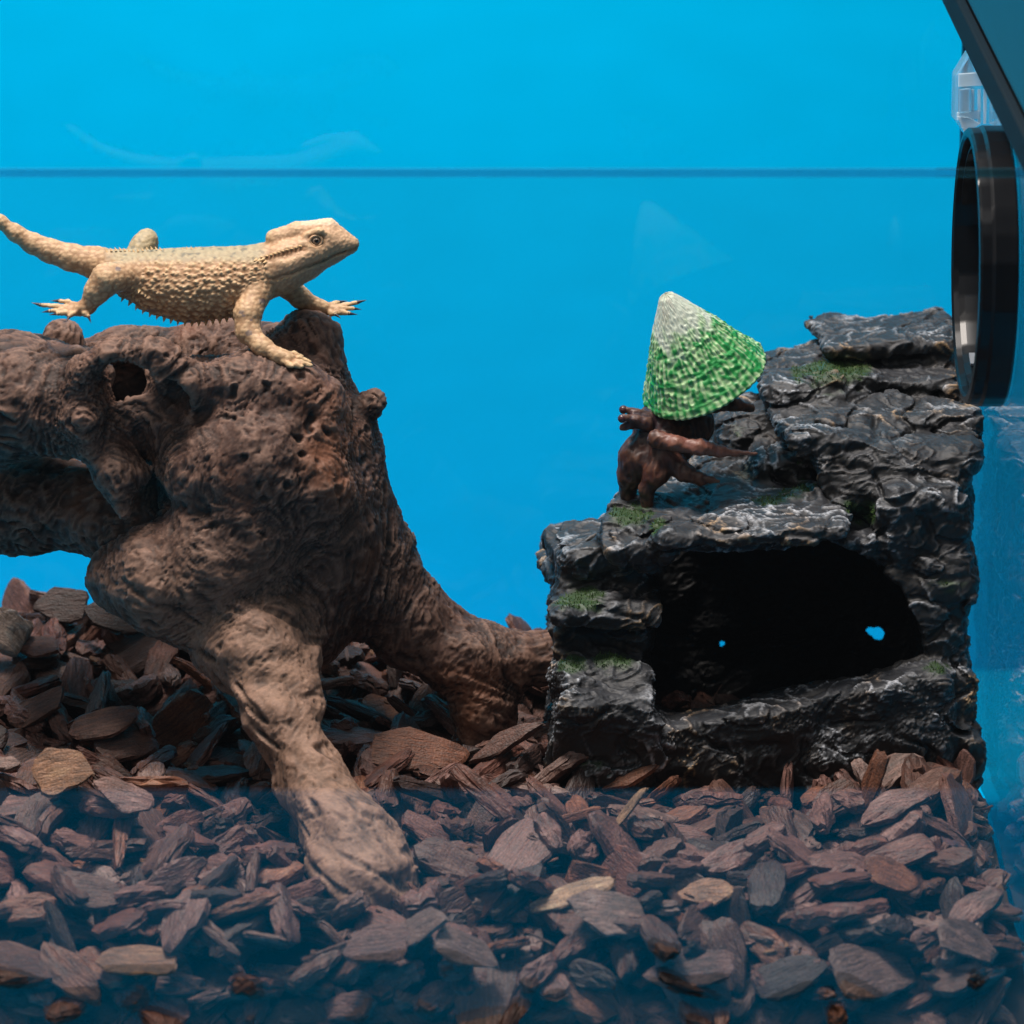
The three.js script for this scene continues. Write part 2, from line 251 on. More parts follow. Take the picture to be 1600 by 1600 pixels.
// the run of the grain: position across and along the nearest limbs
function grainAt(x, y, z) {
  let w = 0, a = 0, b = 0, c = 0;
  for (const o of woodBones) {
    const d = boneD(o, x, y, z); if (d > 0.02) continue;
    const k = Math.exp(-Math.max(d, -0.02) / 0.003), l = Math.sqrt(o.l2), ux = o.d[0] / l, uy = o.d[1] / l, uz = o.d[2] / l, s = ux < 0 || (Math.abs(ux) < 0.3 && uy > 0) ? -1 : 1;
    w += k; a += k * ux * s; b += k * uy * s; c += k * uz * s;
  }
  if (!w) return [0, -1, 0];
  const l = Math.hypot(a, b, c) || 1; return [a / l, b / l, c / l];
}
const legLight = (x, y, z) => smooth(0.19, 0.10, y) * smooth(-0.165, -0.13, z);
{
  const lo = P(-60, 1420, -0.25), hi = P(900, 470, -0.25);
  const net = surfaceNet(woodField, [P(-30, 800, -0.19)[0], 0.018, -0.262], [P(895, 800, -0.19)[0], 0.265, -0.03], 0.00078, 0.008);
  const geo = skin(net, (x, y, z, nx, ny, nz) => {
    const [px, py] = project(x, y, z), [gx, gy, gz] = grainAt(x, y, z), X = x, Y = y, Zz = z, leg = legLight(x, y, z);
    const wa = 0.0065 * pn(x * 38, y * 38, z * 38) + 0.0016 * pn(x * 150, y * 150, z * 150), wb = 0.0065 * pn(x * 38 + 9, y * 38, z * 38) + 0.0016 * pn(x * 150 + 9, y * 150, z * 150), wc = 0.0065 * pn(x * 38, y * 38 + 9, z * 38);
    x += wa; y += wb; z += wc;
    const knot = Math.exp(-(((px - 430) / 120) ** 2 + ((py - 670) / 110) ** 2)), run = clamp(1 - 0.75 * knot - 0.6 * leg, 0.15, 1) * (0.45 + 0.55 * smooth(-0.25, 0.3, fbm(X * 40 + 20, Y * 40, Zz * 40, 2)));
    const al = x * gx + y * gy + z * gz, ax = x - gx * al, ay = y - gy * al, az = z - gz * al;
    const k0 = pn(ax * 85 + gx * al * 9, ay * 85 + gy * al * 9, az * 85 + gz * al * 9), k1 = ridge(ax * 240 + gx * al * 14, ay * 240 + gy * al * 14, az * 240 + gz * al * 14), k2 = pn(ax * 560 + gx * al * 15, ay * 560 + gy * al * 15, az * 560 + gz * al * 15), k3 = pn(ax * 1300 + gx * al * 50, ay * 1300 + gy * al * 50, az * 1300 + gz * al * 50);
    const crack = smooth(0.86, 0.98, ridge(ax * 105 + gx * al * 10 + 40, ay * 105 + gy * al * 10, az * 105 + gz * al * 10)) * smooth(0.1, 0.4, fbm(X * 55 + 70, Y * 55, Zz * 55, 2)) * (1 - leg);
    const pit = smooth(0.3, 0.62, pn(X * 190, Y * 190, Zz * 190)) * (0.4 + knot), pock = smooth(0.42, 0.7, pn(X * 420 + 8, Y * 420, Zz * 420)), knob = fbm(X * 130 + 5, Y * 130, Zz * 130, 3);
    const across = leg * (pn(X * 34, (Y + 0.45 * X) * 120, Zz * 34) - 0.6 * smooth(0.25, 0.5, pn(X * 60, (Y + 0.45 * X) * 170 + 4, Zz * 60)));
    const d = run * (0.0013 * k0 + 0.0010 * (k1 - 0.6) + 0.00038 * k2) + 0.00016 * k3 - 0.0017 * crack - 0.0016 * pit - 0.0006 * pock + (0.0004 + 0.0009 * knot) * knob + 0.0026 * across + 0.00022 * pn(X * 900, Y * 900, Zz * 900);
    return [d, clamp(0.35 * k0 + 0.5 * (k1 - 0.6) + 0.45 * k2 + 0.25 * k3 - 0.9 * crack - 0.5 * pit + 0.5 * across, -1, 1)];
  }, (x, y, z, nx, ny, nz, rel, g) => {
    const leg = legLight(x, y, z), big = fbm(x * 30 + 3, y * 30, z * 30, 3), mid = fbm(x * 110, y * 110 + 4, z * 110, 3), fine = pn(x * 1500, y * 1500, z * 1500);
    let c = mix3([0.015, 0.007, 0.005], [0.098, 0.044, 0.029], clamp(0.46 + 0.6 * big + 0.45 * mid + 0.5 * g, 0, 1));
    c = mix3(c, [0.19, 0.066, 0.028], 0.75 * smooth(0.1, 0.45, fbm(x * 24 + 40, y * 24, z * 24, 2)) * (1 - leg));
    c = mix3(c, [0.27, 0.158, 0.105], clamp(leg * (0.75 + 0.6 * mid + 0.5 * g), 0, 1));
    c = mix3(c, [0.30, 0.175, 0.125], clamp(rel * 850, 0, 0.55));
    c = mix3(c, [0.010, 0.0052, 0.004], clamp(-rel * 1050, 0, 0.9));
    const f = 1 + 0.28 * fine; return [c[0] * f, c[1] * f, c[2] * f];
  }, 14);
  const stump = new THREE.Group();
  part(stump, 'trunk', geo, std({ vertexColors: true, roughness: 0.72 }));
  add(stump, 'driftwood_stump', 'gnarled brown driftwood stump with spreading roots and knotted hollows', 'driftwood');
}

// ---------------------------------------------------------------- rock hide
const rocks = [];
function slab(x0, y0, x1, y1, zf, zb, r = 0.005, rotZ = 0, rotX = 0, rotY = 0, k = 0.0055) {
  if (zf - zb > 0.06) { rotX *= 0.2; rotY *= 0.4; }
  const a = P(x0, y1, zf), b = P(x1, y0, zf), h = [(b[0] - a[0]) / 2, (b[1] - a[1]) / 2, (zf - zb) / 2];
  rocks.push({ c: [(a[0] + b[0]) / 2, (a[1] + b[1]) / 2, (zf + zb) / 2], h: [h[0] - r, h[1] - r, h[2] - r], r, cz: Math.cos(rotZ), sz: Math.sin(rotZ), cx: Math.cos(rotX), sx: Math.sin(rotX), cy: Math.cos(rotY), sy: Math.sin(rotY), k });
}
slab(864, 1030, 1026, 1260, -0.150, -0.30, 0.012, 0.0, 0.1);
slab(862, 1075, 1035, 1270, -0.140, -0.165, 0.008, -0.12, 0.42);
slab(960, 1128, 1130, 1270, -0.1455, -0.172, 0.009, -0.16, 0.2);              // broad lower left ledge, leaning back
slab(872, 1090, 985, 1260, -0.143, -0.22, 0.008, -0.08, 0.12, 0.3);
slab(852, 935, 1045, 975, -0.156, -0.30, 0.005, 0.05, 0.16, 0.1);            // left ledges
slab(862, 975, 1030, 1030, -0.170, -0.30, 0.006, 0.03);
slab(866, 852, 960, 905, -0.170, -0.215, 0.006, 0.25, 0.16, 0.2);
slab(872, 890, 1010, 945, -0.178, -0.25, 0.006, 0.1);
slab(946, 826, 1065, 872, -0.155, -0.21, 0.006, 0.05, 0.24, -0.12);
slab(960, 868, 1070, 905, -0.165, -0.24, 0.006, -0.06);
slab(935, 818, 1100, 1000, -0.195, -0.235, 0.008, 0.15);
slab(950, 860, 1100, 1000, -0.22, -0.30, 0.010, 0.1);
slab(985, 806, 1060, 860, -0.225, -0.26, 0.007, 0.35, 0.1);
slab(1018, 815, 1340, 845, -0.146, -0.27, 0.004, 0.045, 0.24, -0.05);        // roof ledge over the cave
slab(1120, 800, 1300, 832, -0.160, -0.27, 0.004, -0.02, 0.24, 0.1);
slab(1050, 840, 1420, 885, -0.168, -0.30, 0.006, 0.02);
slab(1230, 760, 1450, 860, -0.188, -0.30, 0.008, 0.05, 0.15);
slab(1370, 760, 1532, 1240, -0.166, -0.31, 0.010, 0.0, 0.0, -0.12);          // right pillar
slab(1450, 860, 1536, 940, -0.162, -0.30, 0.006, 0.1, 0.2);
slab(1440, 1040, 1534, 1240, -0.158, -0.30, 0.007, 0.05, 0.1);
slab(950, 1092, 1500, 1260, -0.148, -0.174, 0.006, 0.18, 0.14, 0.02);       // front lip rising to the right
slab(1100, 1150, 1535, 1260, -0.151, -0.176, 0.006, 0.06, 0.1);
slab(1222, 676, 1530, 712, -0.186, -0.31, 0.004, -0.05, 0.26, 0.05);         // big upper ledge
slab(1290, 705, 1536, 760, -0.182, -0.31, 0.006, 0.04, 0.1, -0.1);
slab(1320, 745, 1500, 800, -0.180, -0.31, 0.006, -0.06, 0.1);
slab(1250, 640, 1536, 690, -0.212, -0.31, 0.006, 0.03, 0.2, 0.1);
slab(1184, 592, 1300, 625, -0.235, -0.31, 0.005, 0.1, 0.2, 0.2);
slab(1205, 615, 1500, 665, -0.230, -0.31, 0.007, -0.05, 0.1);
slab(1280, 585, 1510, 606, -0.236, -0.31, 0.004, -0.03, 0.25);
slab(1278, 530, 1500, 556, -0.250, -0.315, 0.004, 0.03, 0.26, 0.1);
slab(1300, 550, 1505, 590, -0.256, -0.315, 0.006, 0.0, 0.1);
slab(1400, 520, 1500, 555, -0.268, -0.315, 0.006, 0.15, 0.1);
slab(1124, 652, 1220, 720, -0.240, -0.30, 0.009, 0.2, 0.1);
slab(1090, 716, 1270, 800, -0.232, -0.30, 0.009, 0.12, 0.2);
slab(1170, 700, 1300, 740, -0.215, -0.30, 0.005, 0.15, 0.3, 0.2);
slab(930, 880, 1500, 1230, -0.288, -0.306, 0.006);
slab(1080, 780, 1500, 1000, -0.284, -0.306, 0.006);
const cavePoly = [[1016, 1108], [1034, 1030], [1036, 900], [1062, 876], [1180, 878], [1290, 864], [1352, 884], [1412, 930], [1440, 985], [1456, 1036], [1400, 1056], [1230, 1092], [1090, 1122], [1050, 1126]].map(([a, b]) => P(a, b, -0.152));
function polyD(x, y) {
  let d = 1e9, s = 1; const n = cavePoly.length;
  for (let i = 0, j = n - 1; i < n; j = i++) {
    const a = cavePoly[i], b = cavePoly[j], ex = b[0] - a[0], ey = b[1] - a[1], wx = x - a[0], wy = y - a[1], t = clamp((wx * ex + wy * ey) / (ex * ex + ey * ey), 0, 1), dx = wx - ex * t, dy = wy - ey * t;
    d = Math.min(d, dx * dx + dy * dy);
    const c1 = y >= a[1], c2 = y < b[1], c3 = ex * wy > ey * wx; if ((c1 && c2 && c3) || (!c1 && !c2 && !c3)) s = -s;
  }
  return s * Math.sqrt(d);
}
const rockHoles = [bone([1372, 990, -0.2], 11, [1372, 990, -0.33], 12), bone([1362, 986, -0.2], 7, [1358, 985, -0.33], 8), bone([1128, 1006, -0.2], 6, [1128, 1006, -0.33], 6)];
function rockBase(x, y, z) {
  let d = 1;
  for (const o of rocks) {
    let px = x - o.c[0], py = y - o.c[1], pz = z - o.c[2], t = px * o.cz + py * o.sz; py = -px * o.sz + py * o.cz; px = t;
    t = px * o.cy - pz * o.sy; pz = px * o.sy + pz * o.cy; px = t;
    t = py * o.cx + pz * o.sx; pz = -py * o.sx + pz * o.cx; py = t;
    const qx = Math.abs(px) - o.h[0], qy = Math.abs(py) - o.h[1], qz = Math.abs(pz) - o.h[2];
    const e = Math.hypot(Math.max(qx, 0), Math.max(qy, 0), Math.max(qz, 0)) + Math.min(Math.max(qx, qy, qz), 0) - o.r;
    d = smin(d, e, o.k);
  }
  return d;
}
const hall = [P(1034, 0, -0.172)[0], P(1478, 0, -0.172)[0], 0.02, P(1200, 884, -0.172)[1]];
function rockField(x, y, z) {
  const d0 = rockBase(x, y, z); if (d0 > 0.014) return d0;
  let d = d0;
  if (d0 > -0.015) {
  const wx = 0.0042 * pn(x * 34, y * 34, z * 34) + 0.0013 * pn(x * 95, y * 95, z * 95), wz = 0.0052 * pn(x * 34 + 9, y * 34, z * 34) + 0.0015 * pn(x * 95 + 9, y * 95, z * 95), wy = 0.0028 * pn(x * 26, y * 26 + 9, z * 26);
  d = rockBase(x + wx, y + wy, z + wz);
  d += 0.0022 * fbm(x * 50 + 2, y * 60, z * 50, 3) + 0.0016 * smooth(0.80, 0.98, ridge(x * 42 + 5, y * 60, z * 42)) + 0.0007 * pn(x * 30, y * 190 + 3 * pn(x * 30, y * 30, z * 30), z * 30);
  }
  const pc = polyD(x, y); if (Math.min(pc, hall[0] - x) > 0.03) return d;
  const t = 0.0024 * fbm(x * 60, y * 60, z * 60, 2), u = 0.004 * pn(x * 40, y * 40, z * 40);
  const inner = Math.hypot(Math.max(hall[0] + 0.012 - x, x - hall[1] + 0.012, 0), Math.max(y - hall[3] + 0.014, 0)) - 0.012;
  const cave = Math.min(Math.max(polyD(x + t, y + t), z + 0.02, -0.284 - z), Math.max(inner + u, z + 0.173, -0.284 - z));
  d = smax(d, -cave, 0.003);
  for (const b of rockHoles) d = smax(d, -boneD(b, x, y, z), 0.002);
  return d;
}
const mossAt = [[1300, 585, -0.25, 75], [1230, 745, -0.2, 60], [1200, 770, -0.19, 40], [905, 935, -0.165, 50], [960, 1025, -0.155, 50], [890, 1030, -0.155, 40], [1480, 915, -0.17, 40], [1350, 800, -0.18, 50], [985, 800, -0.18, 45], [1460, 1050, -0.16, 30], [1150, 665, -0.235, 40], [930, 1190, -0.15, 50], [1020, 820, -0.16, 30]].map(([a, b, z, r]) => [...P(a, b, z), r * S(z)]);
{
  const net = surfaceNet(rockField, [P(838, 0, -0.17)[0], 0.025, -0.322], [0.2005, 0.252, -0.122], 0.00078, 0.007);
  const mossPts = [], r = rng(5);
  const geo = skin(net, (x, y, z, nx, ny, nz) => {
    const wx = 0.006 * pn(x * 60, y * 60, z * 60), wy = 0.006 * pn(x * 60 + 9, y * 60, z * 60), front = smooth(0.5, 0.0, ny) * smooth(0.11, 0.08, y);
    const a = ridge((x + wx) * 95, (y + wy) * lerp(190, 55, front), z * 95), b = ridge((x + wy) * 190, y * lerp(260, 110, front), (z + wx) * 190 + 5), c = ridge((x + wx) * 380, (y + wy) * lerp(420, 240, front), z * 380);
    const l1 = smooth(0.72, 0.96, a), l2 = smooth(0.74, 0.96, b), l3 = smooth(0.6, 0.95, c), some = smooth(-0.25, 0.35, fbm(x * 50 + 30, y * 50, z * 50, 2));
    return [0.0007 * l1 + 0.00045 * l2 * some + 0.0002 * l3 - 0.0004 + 0.0004 * fbm(x * 170, y * 170, z * 170, 3) - 0.0004 * smooth(0.3, 0.6, pn(x * 260, y * 260, z * 260)), Math.min(1, l1 * 0.8 + l2 * 0.6 * some + 0.25 * l3 * some)];
  }, (x, y, z, nx, ny, nz, rel, g) => {
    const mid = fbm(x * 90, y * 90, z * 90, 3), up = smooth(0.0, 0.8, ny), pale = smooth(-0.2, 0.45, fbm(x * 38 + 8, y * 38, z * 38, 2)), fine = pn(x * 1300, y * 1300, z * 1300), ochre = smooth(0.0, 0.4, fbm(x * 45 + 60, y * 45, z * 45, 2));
    let c = mix3([0.003, 0.0033, 0.0036], [0.022, 0.0245, 0.031], clamp(0.05 + mid * 0.5 + 0.8 * up, 0, 1));  // up-facing rock painted lighter than the fronts, as if lit from above
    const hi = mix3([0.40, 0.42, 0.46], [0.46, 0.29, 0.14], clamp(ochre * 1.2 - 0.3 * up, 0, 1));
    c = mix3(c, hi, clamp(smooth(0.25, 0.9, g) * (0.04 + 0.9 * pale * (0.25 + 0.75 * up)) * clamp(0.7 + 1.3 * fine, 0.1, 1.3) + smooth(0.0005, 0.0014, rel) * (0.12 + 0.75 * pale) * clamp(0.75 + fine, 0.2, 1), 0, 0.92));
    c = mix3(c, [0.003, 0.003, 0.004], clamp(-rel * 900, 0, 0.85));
    if (z < -0.166 && x > hall[0] - 0.004 && x < hall[1] + 0.004 && y < hall[3] + 0.004 && z > -0.29) c = [0.0025, 0.0025, 0.003];  // darkness of the cave painted in: inner walls near-black, without highlights
    for (const m of mossAt) { const d = Math.hypot(x - m[0], (y - m[1]) * 1.6, (z - m[2]) * 0.8) / m[3]; if (d < 1) { const q = smooth(0.0, 0.45, (1 - d) + 0.5 * fbm(x * 160, y * 160, z * 160, 2) - 0.22 + 0.25 * ny) * 0.85; c = mix3(c, [0.022, 0.055, 0.012], q); if (q > 0.4 && ny > -0.2 && r() < 0.22) mossPts.push([x, y, z, nx, ny, nz]); } }
    const f = 1 + 0.35 * fine; return [c[0] * f, c[1] * f, c[2] * f];
  }, 22);
  const rock = new THREE.Group();
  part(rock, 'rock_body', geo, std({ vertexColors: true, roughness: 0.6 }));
  const tuft = new THREE.ConeGeometry(0.00028, 0.0017, 4).translate(0, 0.0006, 0), moss = new THREE.InstancedMesh(tuft, std({ color: 0xffffff, roughness: 0.95 }), mossPts.length);
  const q = new THREE.Quaternion(), m4 = new THREE.Matrix4(), up = V3(0, 1, 0);
  mossPts.forEach(([x, y, z, a, b, c], i) => { q.setFromUnitVectors(up, V3(a + (r() - 0.5) * 1.2, b + (r() - 0.5) * 1.2, c + (r() - 0.5) * 1.2).normalize()); const s = 0.5 + r() * 0.8; moss.setMatrixAt(i, m4.compose(V3(x, y, z), q, V3(s, s, s))); const t = r(); moss.setColorAt(i, rgb(lerp(0.015, 0.055, t), lerp(0.04, 0.115, t), lerp(0.008, 0.018, t))); });
  moss.name = 'moss'; moss.userData.kind = 'stuff'; moss.userData.label = 'short green moss flocking in the hollows'; rock.add(moss);
  add(rock, 'rock_hide', 'dark layered resin rock hide with a cave opening and green moss', 'rock cave');
}

// ---------------------------------------------------------------- bark bedding
const barkTop = (x, z) => {
  const t = -z, prof = [[-0.01, 0.004], [0.0, 0.006], [0.012, 0.017], [0.025, 0.027], [0.042, 0.035], [0.08, 0.041], [0.12, 0.046], [0.2, 0.056], [0.26, 0.066], [0.33, 0.078]];
  let h = prof[prof.length - 1][1];
  for (let i = 0; i + 1 < prof.length; i++) if (t < prof[i + 1][0]) { h = lerp(prof[i][1], prof[i + 1][1], clamp((t - prof[i][0]) / (prof[i + 1][0] - prof[i][0]), 0, 1)); break; }
  h += smooth(0.16, 0.3, t) * (0.014 * smooth(-0.08, -0.16, x) - 0.012 * smooth(0.02, 0.06, x) + 0.010 * smooth(-0.1, -0.07, x) * smooth(0.01, -0.02, x));
  return h + 0.003 * pn(x * 28, 3, z * 28);
};
const bark0 = { x0: LW + 0.004, x1: W - 0.001, z0: DEEP + 0.002, z1: -0.002, h: 0.0015 };
const BX = Math.ceil((bark0.x1 - bark0.x0) / bark0.h) + 1, BZ = Math.ceil((bark0.z1 - bark0.z0) / bark0.h) + 1, H = new Float32Array(BX * BZ);
for (let j = 0; j < BZ; j++) for (let i = 0; i < BX; i++) H[j * BX + i] = barkTop(bark0.x0 + i * bark0.h, bark0.z0 + j * bark0.h) - 0.013;
{
  const n = 60, g = new THREE.PlaneGeometry(bark0.x1 - bark0.x0, bark0.z1 - bark0.z0, n, n).rotateX(-Math.PI / 2).translate((bark0.x0 + bark0.x1) / 2, 0, (bark0.z0 + bark0.z1) / 2), p = g.attributes.position;
  for (let i = 0; i < p.count; i++) p.setY(i, barkTop(p.getX(i), p.getZ(i)) - 0.014 + 0.002 * pn(p.getX(i) * 200, 0, p.getZ(i) * 200));
  g.computeVertexNormals();
  struct('ground', g, std({ color: rgb(0.018, 0.010, 0.008), roughness: 0.95 }), 'dark crumbled bark under the loose chips');
}
// bark skin: streaks along the chip, computed once
function barkTexture(n, kind) {
  const data = new Uint8Array(n * n * 4), r = kind * 31;
  for (let j = 0; j < n; j++) for (let i = 0; i < n; i++) {
    const u = i / n, v = j / n, a = pn(u * 5 + r, v * 34, 1), b = pn(u * 14 + r, v * 90, 2), c = pn(u * 40, v * 46, r + 3), s = pn(u * 3, v * 4, r + 9), o = (j * n + i) * 4;
    if (kind === 0) { const k = clamp(0.78 + 0.24 * a + 0.16 * b + 0.16 * c + 0.26 * s, 0.25, 1.25), w = smooth(0.15, 0.6, s + 0.4 * a); data[o] = 205 * k; data[o + 1] = (188 + 16 * w) * k; data[o + 2] = (180 + 22 * w) * k; }
    else { const k = 128 + 74 * (0.5 * a + 0.45 * b + 0.35 * c) - 60 * smooth(0.3, 0.6, pn(u * 6, v * 22, r + 20)); data[o] = data[o + 1] = data[o + 2] = clamp(k, 0, 255); }
    data[o + 3] = 255;
  }
  const t = new THREE.DataTexture(data, n, n); t.wrapS = t.wrapT = THREE.MirroredRepeatWrapping; t.magFilter = THREE.LinearFilter; t.minFilter = THREE.LinearMipmapLinearFilter; if (kind === 0) t.colorSpace = THREE.SRGBColorSpace; t.repeat.set(28, 28); t.needsUpdate = true; return t;
}
const barkMap = barkTexture(512, 0), barkBump = barkTexture(512, 1);
const toneMat = (r, g, b) => std({ color: rgb(r, g, b), map: barkMap, bumpMap: barkBump, bumpScale: 0.0009, roughness: 0.62 });
const tones = { red: [0.26, 0.112, 0.082], brown: [0.20, 0.10, 0.074], mauve: [0.34, 0.19, 0.165], dark: [0.085, 0.045, 0.038], rust: [0.36, 0.155, 0.085], grey: [0.38, 0.265, 0.235], tan: [0.48, 0.27, 0.15], pale: [0.60, 0.42, 0.26], stone: [0.62, 0.55, 0.49] };
const barkMats = Object.fromEntries(Object.entries(tones).map(([k, c]) => [k, toneMat(...c)]));
// a chip one unit long (x), wide (z) and thick (y): torn outline, split layers, a slight bend
function chipShape(seed, aspect, slim) {
  const r = rng(seed), N = 22, rings = [[0, 0.5], [0.45, 0.5], [0.8, 0.46], [0.96, 0.36], [1.0, 0.1], [0.93, 0.02], [1.0, -0.12], [0.94, -0.42], [0.6, -0.5], [0, -0.5]], out = [], pos = [], idx = [];
  const bend = (r() - 0.4) * 0.3, twist = (r() - 0.5) * 0.7, ph = r() * 50, M = 5 + ((r() * 4) | 0), corners = [];
  for (let i = 0; i < M; i++) { const a = (i + 0.15 + 0.7 * r()) / M * 6.2832, k = 0.8 + 0.35 * r(); corners.push([Math.cos(a) * 0.5 * k, Math.sin(a) * 0.5 * k]); }
  const wide = [0, 1].map((c) => corners.map((p) => p[c])).map((l) => [Math.min(...l), Math.max(...l)]);
  for (const p of corners) for (const c of [0, 1]) p[c] = (p[c] - wide[c][0]) / (wide[c][1] - wide[c][0]) - 0.5;
  const sides = corners.map((p, i) => Math.hypot(p[0] - corners[(i + 1) % M][0], (p[1] - corners[(i + 1) % M][1]) * 0.6)), total = sides.reduce((a, b) => a + b);
  for (let i = 0; i < N; i++) { let u = i / N * total, e = 0; while (u > sides[e] && e < M - 1) u -= sides[e++]; const t = u / sides[e], a = corners[e], b = corners[(e + 1) % M], j = 1 + 0.06 * (r() - 0.5) + 0.06 * Math.sin(t * 3.14); out.push([lerp(a[0], b[0], t) * j, lerp(a[1], b[1], t) * j]); }
  const put = (x, y, z, q) => {
    y += 0.16 * pn(x * 2.2 + ph, q, z * 4.5) + 0.20 * pn(x * 3 + ph, q * 3, z * 14) - bend * x * x * 4 * slim + 0.3 * bend + twist * x * z * 2.0;
    pos.push(x, y, z * aspect);
  };
  const first = [];
  rings.forEach(([k, y], ri) => { first.push(pos.length / 3); if (k === 0) put(0, y, 0, ri * 0.1); else for (let i = 0; i < N; i++) { const jag = k > 0.9 ? 1 + 0.10 * (r() - 0.5) : 1, yy = k > 0.9 ? y + 0.12 * (r() - 0.5) : y; put(out[i][0] * k * jag, yy, out[i][1] * k * jag, y > 0 ? 0 : 0.6); } });
  for (let q = 0; q + 1 < rings.length; q++) for (let i = 0; i < N; i++) {
    const j = (i + 1) % N, a = first[q], b = first[q + 1];
    if (rings[q][0] === 0) idx.push(a, b + j, b + i); else if (rings[q + 1][0] === 0) idx.push(a + i, a + j, b); else idx.push(a + i, a + j, b + j, a + i, b + j, b + i);
  }
  return { pos, idx, aspect };
}
function chipGeometry(seed, L, Wd, T) {          // metres
  const c = chipShape(seed, 1, 1), p = new Float32Array(c.pos.length), uv = new Float32Array(c.pos.length / 3 * 2), o = rng(seed + 5), ou = o() * 10, ov = o() * 10;
  for (let i = 0; i < p.length; i += 3) { p[i] = c.pos[i] * L; p[i + 1] = c.pos[i + 1] * T; p[i + 2] = c.pos[i + 2] * Wd; uv[i / 3 * 2] = ou + p[i]; uv[i / 3 * 2 + 1] = ov + p[i + 2] + p[i + 1] * 0.8; }
  const g = new THREE.BufferGeometry(); g.setAttribute('position', new THREE.BufferAttribute(p, 3)); g.setAttribute('uv', new THREE.BufferAttribute(uv, 2)); g.setIndex(c.idx);
  return toCreasedNormals(g, 0.62);
}
const chipKinds = [];
for (let i = 0; i < 30; i++) { const r = rng(900 + i * 17), slim = i % 4 === 3, L = slim ? 0.024 + r() * 0.013 : 0.019 + r() * 0.0145, Wd = slim ? 0.0045 + r() * 0.0035 : L * (0.42 + r() * 0.34), T = slim ? 0.004 + r() * 0.003 : 0.0036 + r() * 0.0042; chipKinds.push({ g: chipGeometry(900 + i * 17, L, Wd, T), L, W: Wd, T }); }
const hAt = (x, z) => { const i = clamp(Math.round((x - bark0.x0) / bark0.h), 0, BX - 1), j = clamp(Math.round((z - bark0.z0) / bark0.h), 0, BZ - 1); return H[j * BX + i]; };
// settle a chip on the heap: lean with the heap under it plus its own tilt, then raise the heap by it
function settle(x, z, k, yaw, tiltA, tiltB, sink = 0.45) {
  const R = Math.max(0.006, k.L * 0.36), hx = (hAt(x + R, z) - hAt(x - R, z)) / (2 * R), hz = (hAt(x, z + R) - hAt(x, z - R)) / (2 * R);
  const n = V3(-clamp(hx, -0.9, 0.9) * 0.7, 1, -clamp(hz, -0.9, 0.9) * 0.7).normalize(), q = new THREE.Quaternion().setFromUnitVectors(V3(0, 1, 0), n);
  q.multiply(new THREE.Quaternion().setFromEuler(new THREE.Euler(0, yaw, 0))).multiply(new THREE.Quaternion().setFromEuler(new THREE.Euler(tiltA, 0, tiltB)));
  const ax = V3(1, 0, 0).applyQuaternion(q), az = V3(0, 0, 1).applyQuaternion(q), ay = V3(0, 1, 0).applyQuaternion(q), pts = [];
  for (let i = -3; i <= 3; i++) for (let j = -2; j <= 2; j++) { const u = i / 6.6 * k.L, v = j / 4.6 * k.W; pts.push([x + ax.x * u + az.x * v, ax.y * u + az.y * v, z + ax.z * u + az.z * v]); }
  const gaps = pts.map((p) => hAt(p[0], p[2]) - p[1] + k.T * 0.5 * Math.abs(ay.y)).sort((a, b) => b - a), y = lerp(gaps[(gaps.length * sink) | 0], gaps[1], 0.35);
  const fill = bark0.h * 0.9;
  for (let u = -k.L / 2; u <= k.L / 2; u += fill) for (let v = -k.W / 2; v <= k.W / 2; v += fill) {
    if ((u / k.L) ** 2 + (v / k.W) ** 2 > 0.22) continue;
    const X = x + ax.x * u + az.x * v, Zz = z + ax.z * u + az.z * v, Y = y + ax.y * u + az.y * v + k.T * 0.5 * Math.max(0.4, Math.abs(ay.y)), i = Math.round((X - bark0.x0) / bark0.h), j = Math.round((Zz - bark0.z0) / bark0.h);
    if (i >= 0 && j >= 0 && i < BX && j < BZ && Y > H[j * BX + i]) H[j * BX + i] = Y;
  }
  return { p: V3(x, y, z), q };
}
const chips = [], R90 = Math.PI / 2;
{
  const r = rng(4242), names = ['red', 'brown', 'mauve', 'dark', 'rust', 'grey', 'mauve', 'red', 'brown', 'mauve', 'brown', 'dark'];
  for (let pass = 0; pass < 3; pass++) {
    const spots = [], n = [470, 470, 470][pass];
    for (let tries = 0; spots.length < n && tries < 40000; tries++) {
      const x = lerp(bark0.x0 + 0.008, bark0.x1 - 0.007, r()), z = lerp(bark0.z0 + 0.01, bark0.z1 - 0.003, r()), y = barkTop(x, z);
      if (spots.some((s) => Math.abs(s[0] - x) < 0.0108 && Math.hypot(s[0] - x, (s[1] - z)) < 0.0108)) continue;
      if (woodBase(x, y, z) < 0 || woodBase(x, y + 0.005, z) < (z > -0.12 ? 0.004 : -0.002) || (rockBase(x, y + 0.002, z) < -0.002 && (pass < 2 ? polyD(x, y + 0.012) > -0.004 : polyD(x, y + 0.012) > -0.006 || r() < 0.6))) continue;
      if (x > hall[0] - 0.003 && x < hall[1] + 0.003 && z < -0.165 && z > -0.29 && r() < 0.85) continue;
      spots.push([x, z]);
    }
    for (const [x, z] of spots) {
      const k = chipKinds[(r() * chipKinds.length) | 0], steep = r() < 0.32 && pass > 0, wall = Math.min(x - bark0.x0, bark0.x1 - x);
      const s = settle(x, z, k, r() * 6.2832, (r() - 0.5) * (steep ? 2.4 : 1.1), (r() - 0.5) * (steep ? 2.0 : 0.85), wall < 0.012 ? 0.6 : 0.4);
      chips.push({ ...s, k, tone: names[(r() * names.length) | 0], pass, sc: wall < 0.011 ? 0.6 : 0.8 + r() * 0.4 });
    }
  }
}
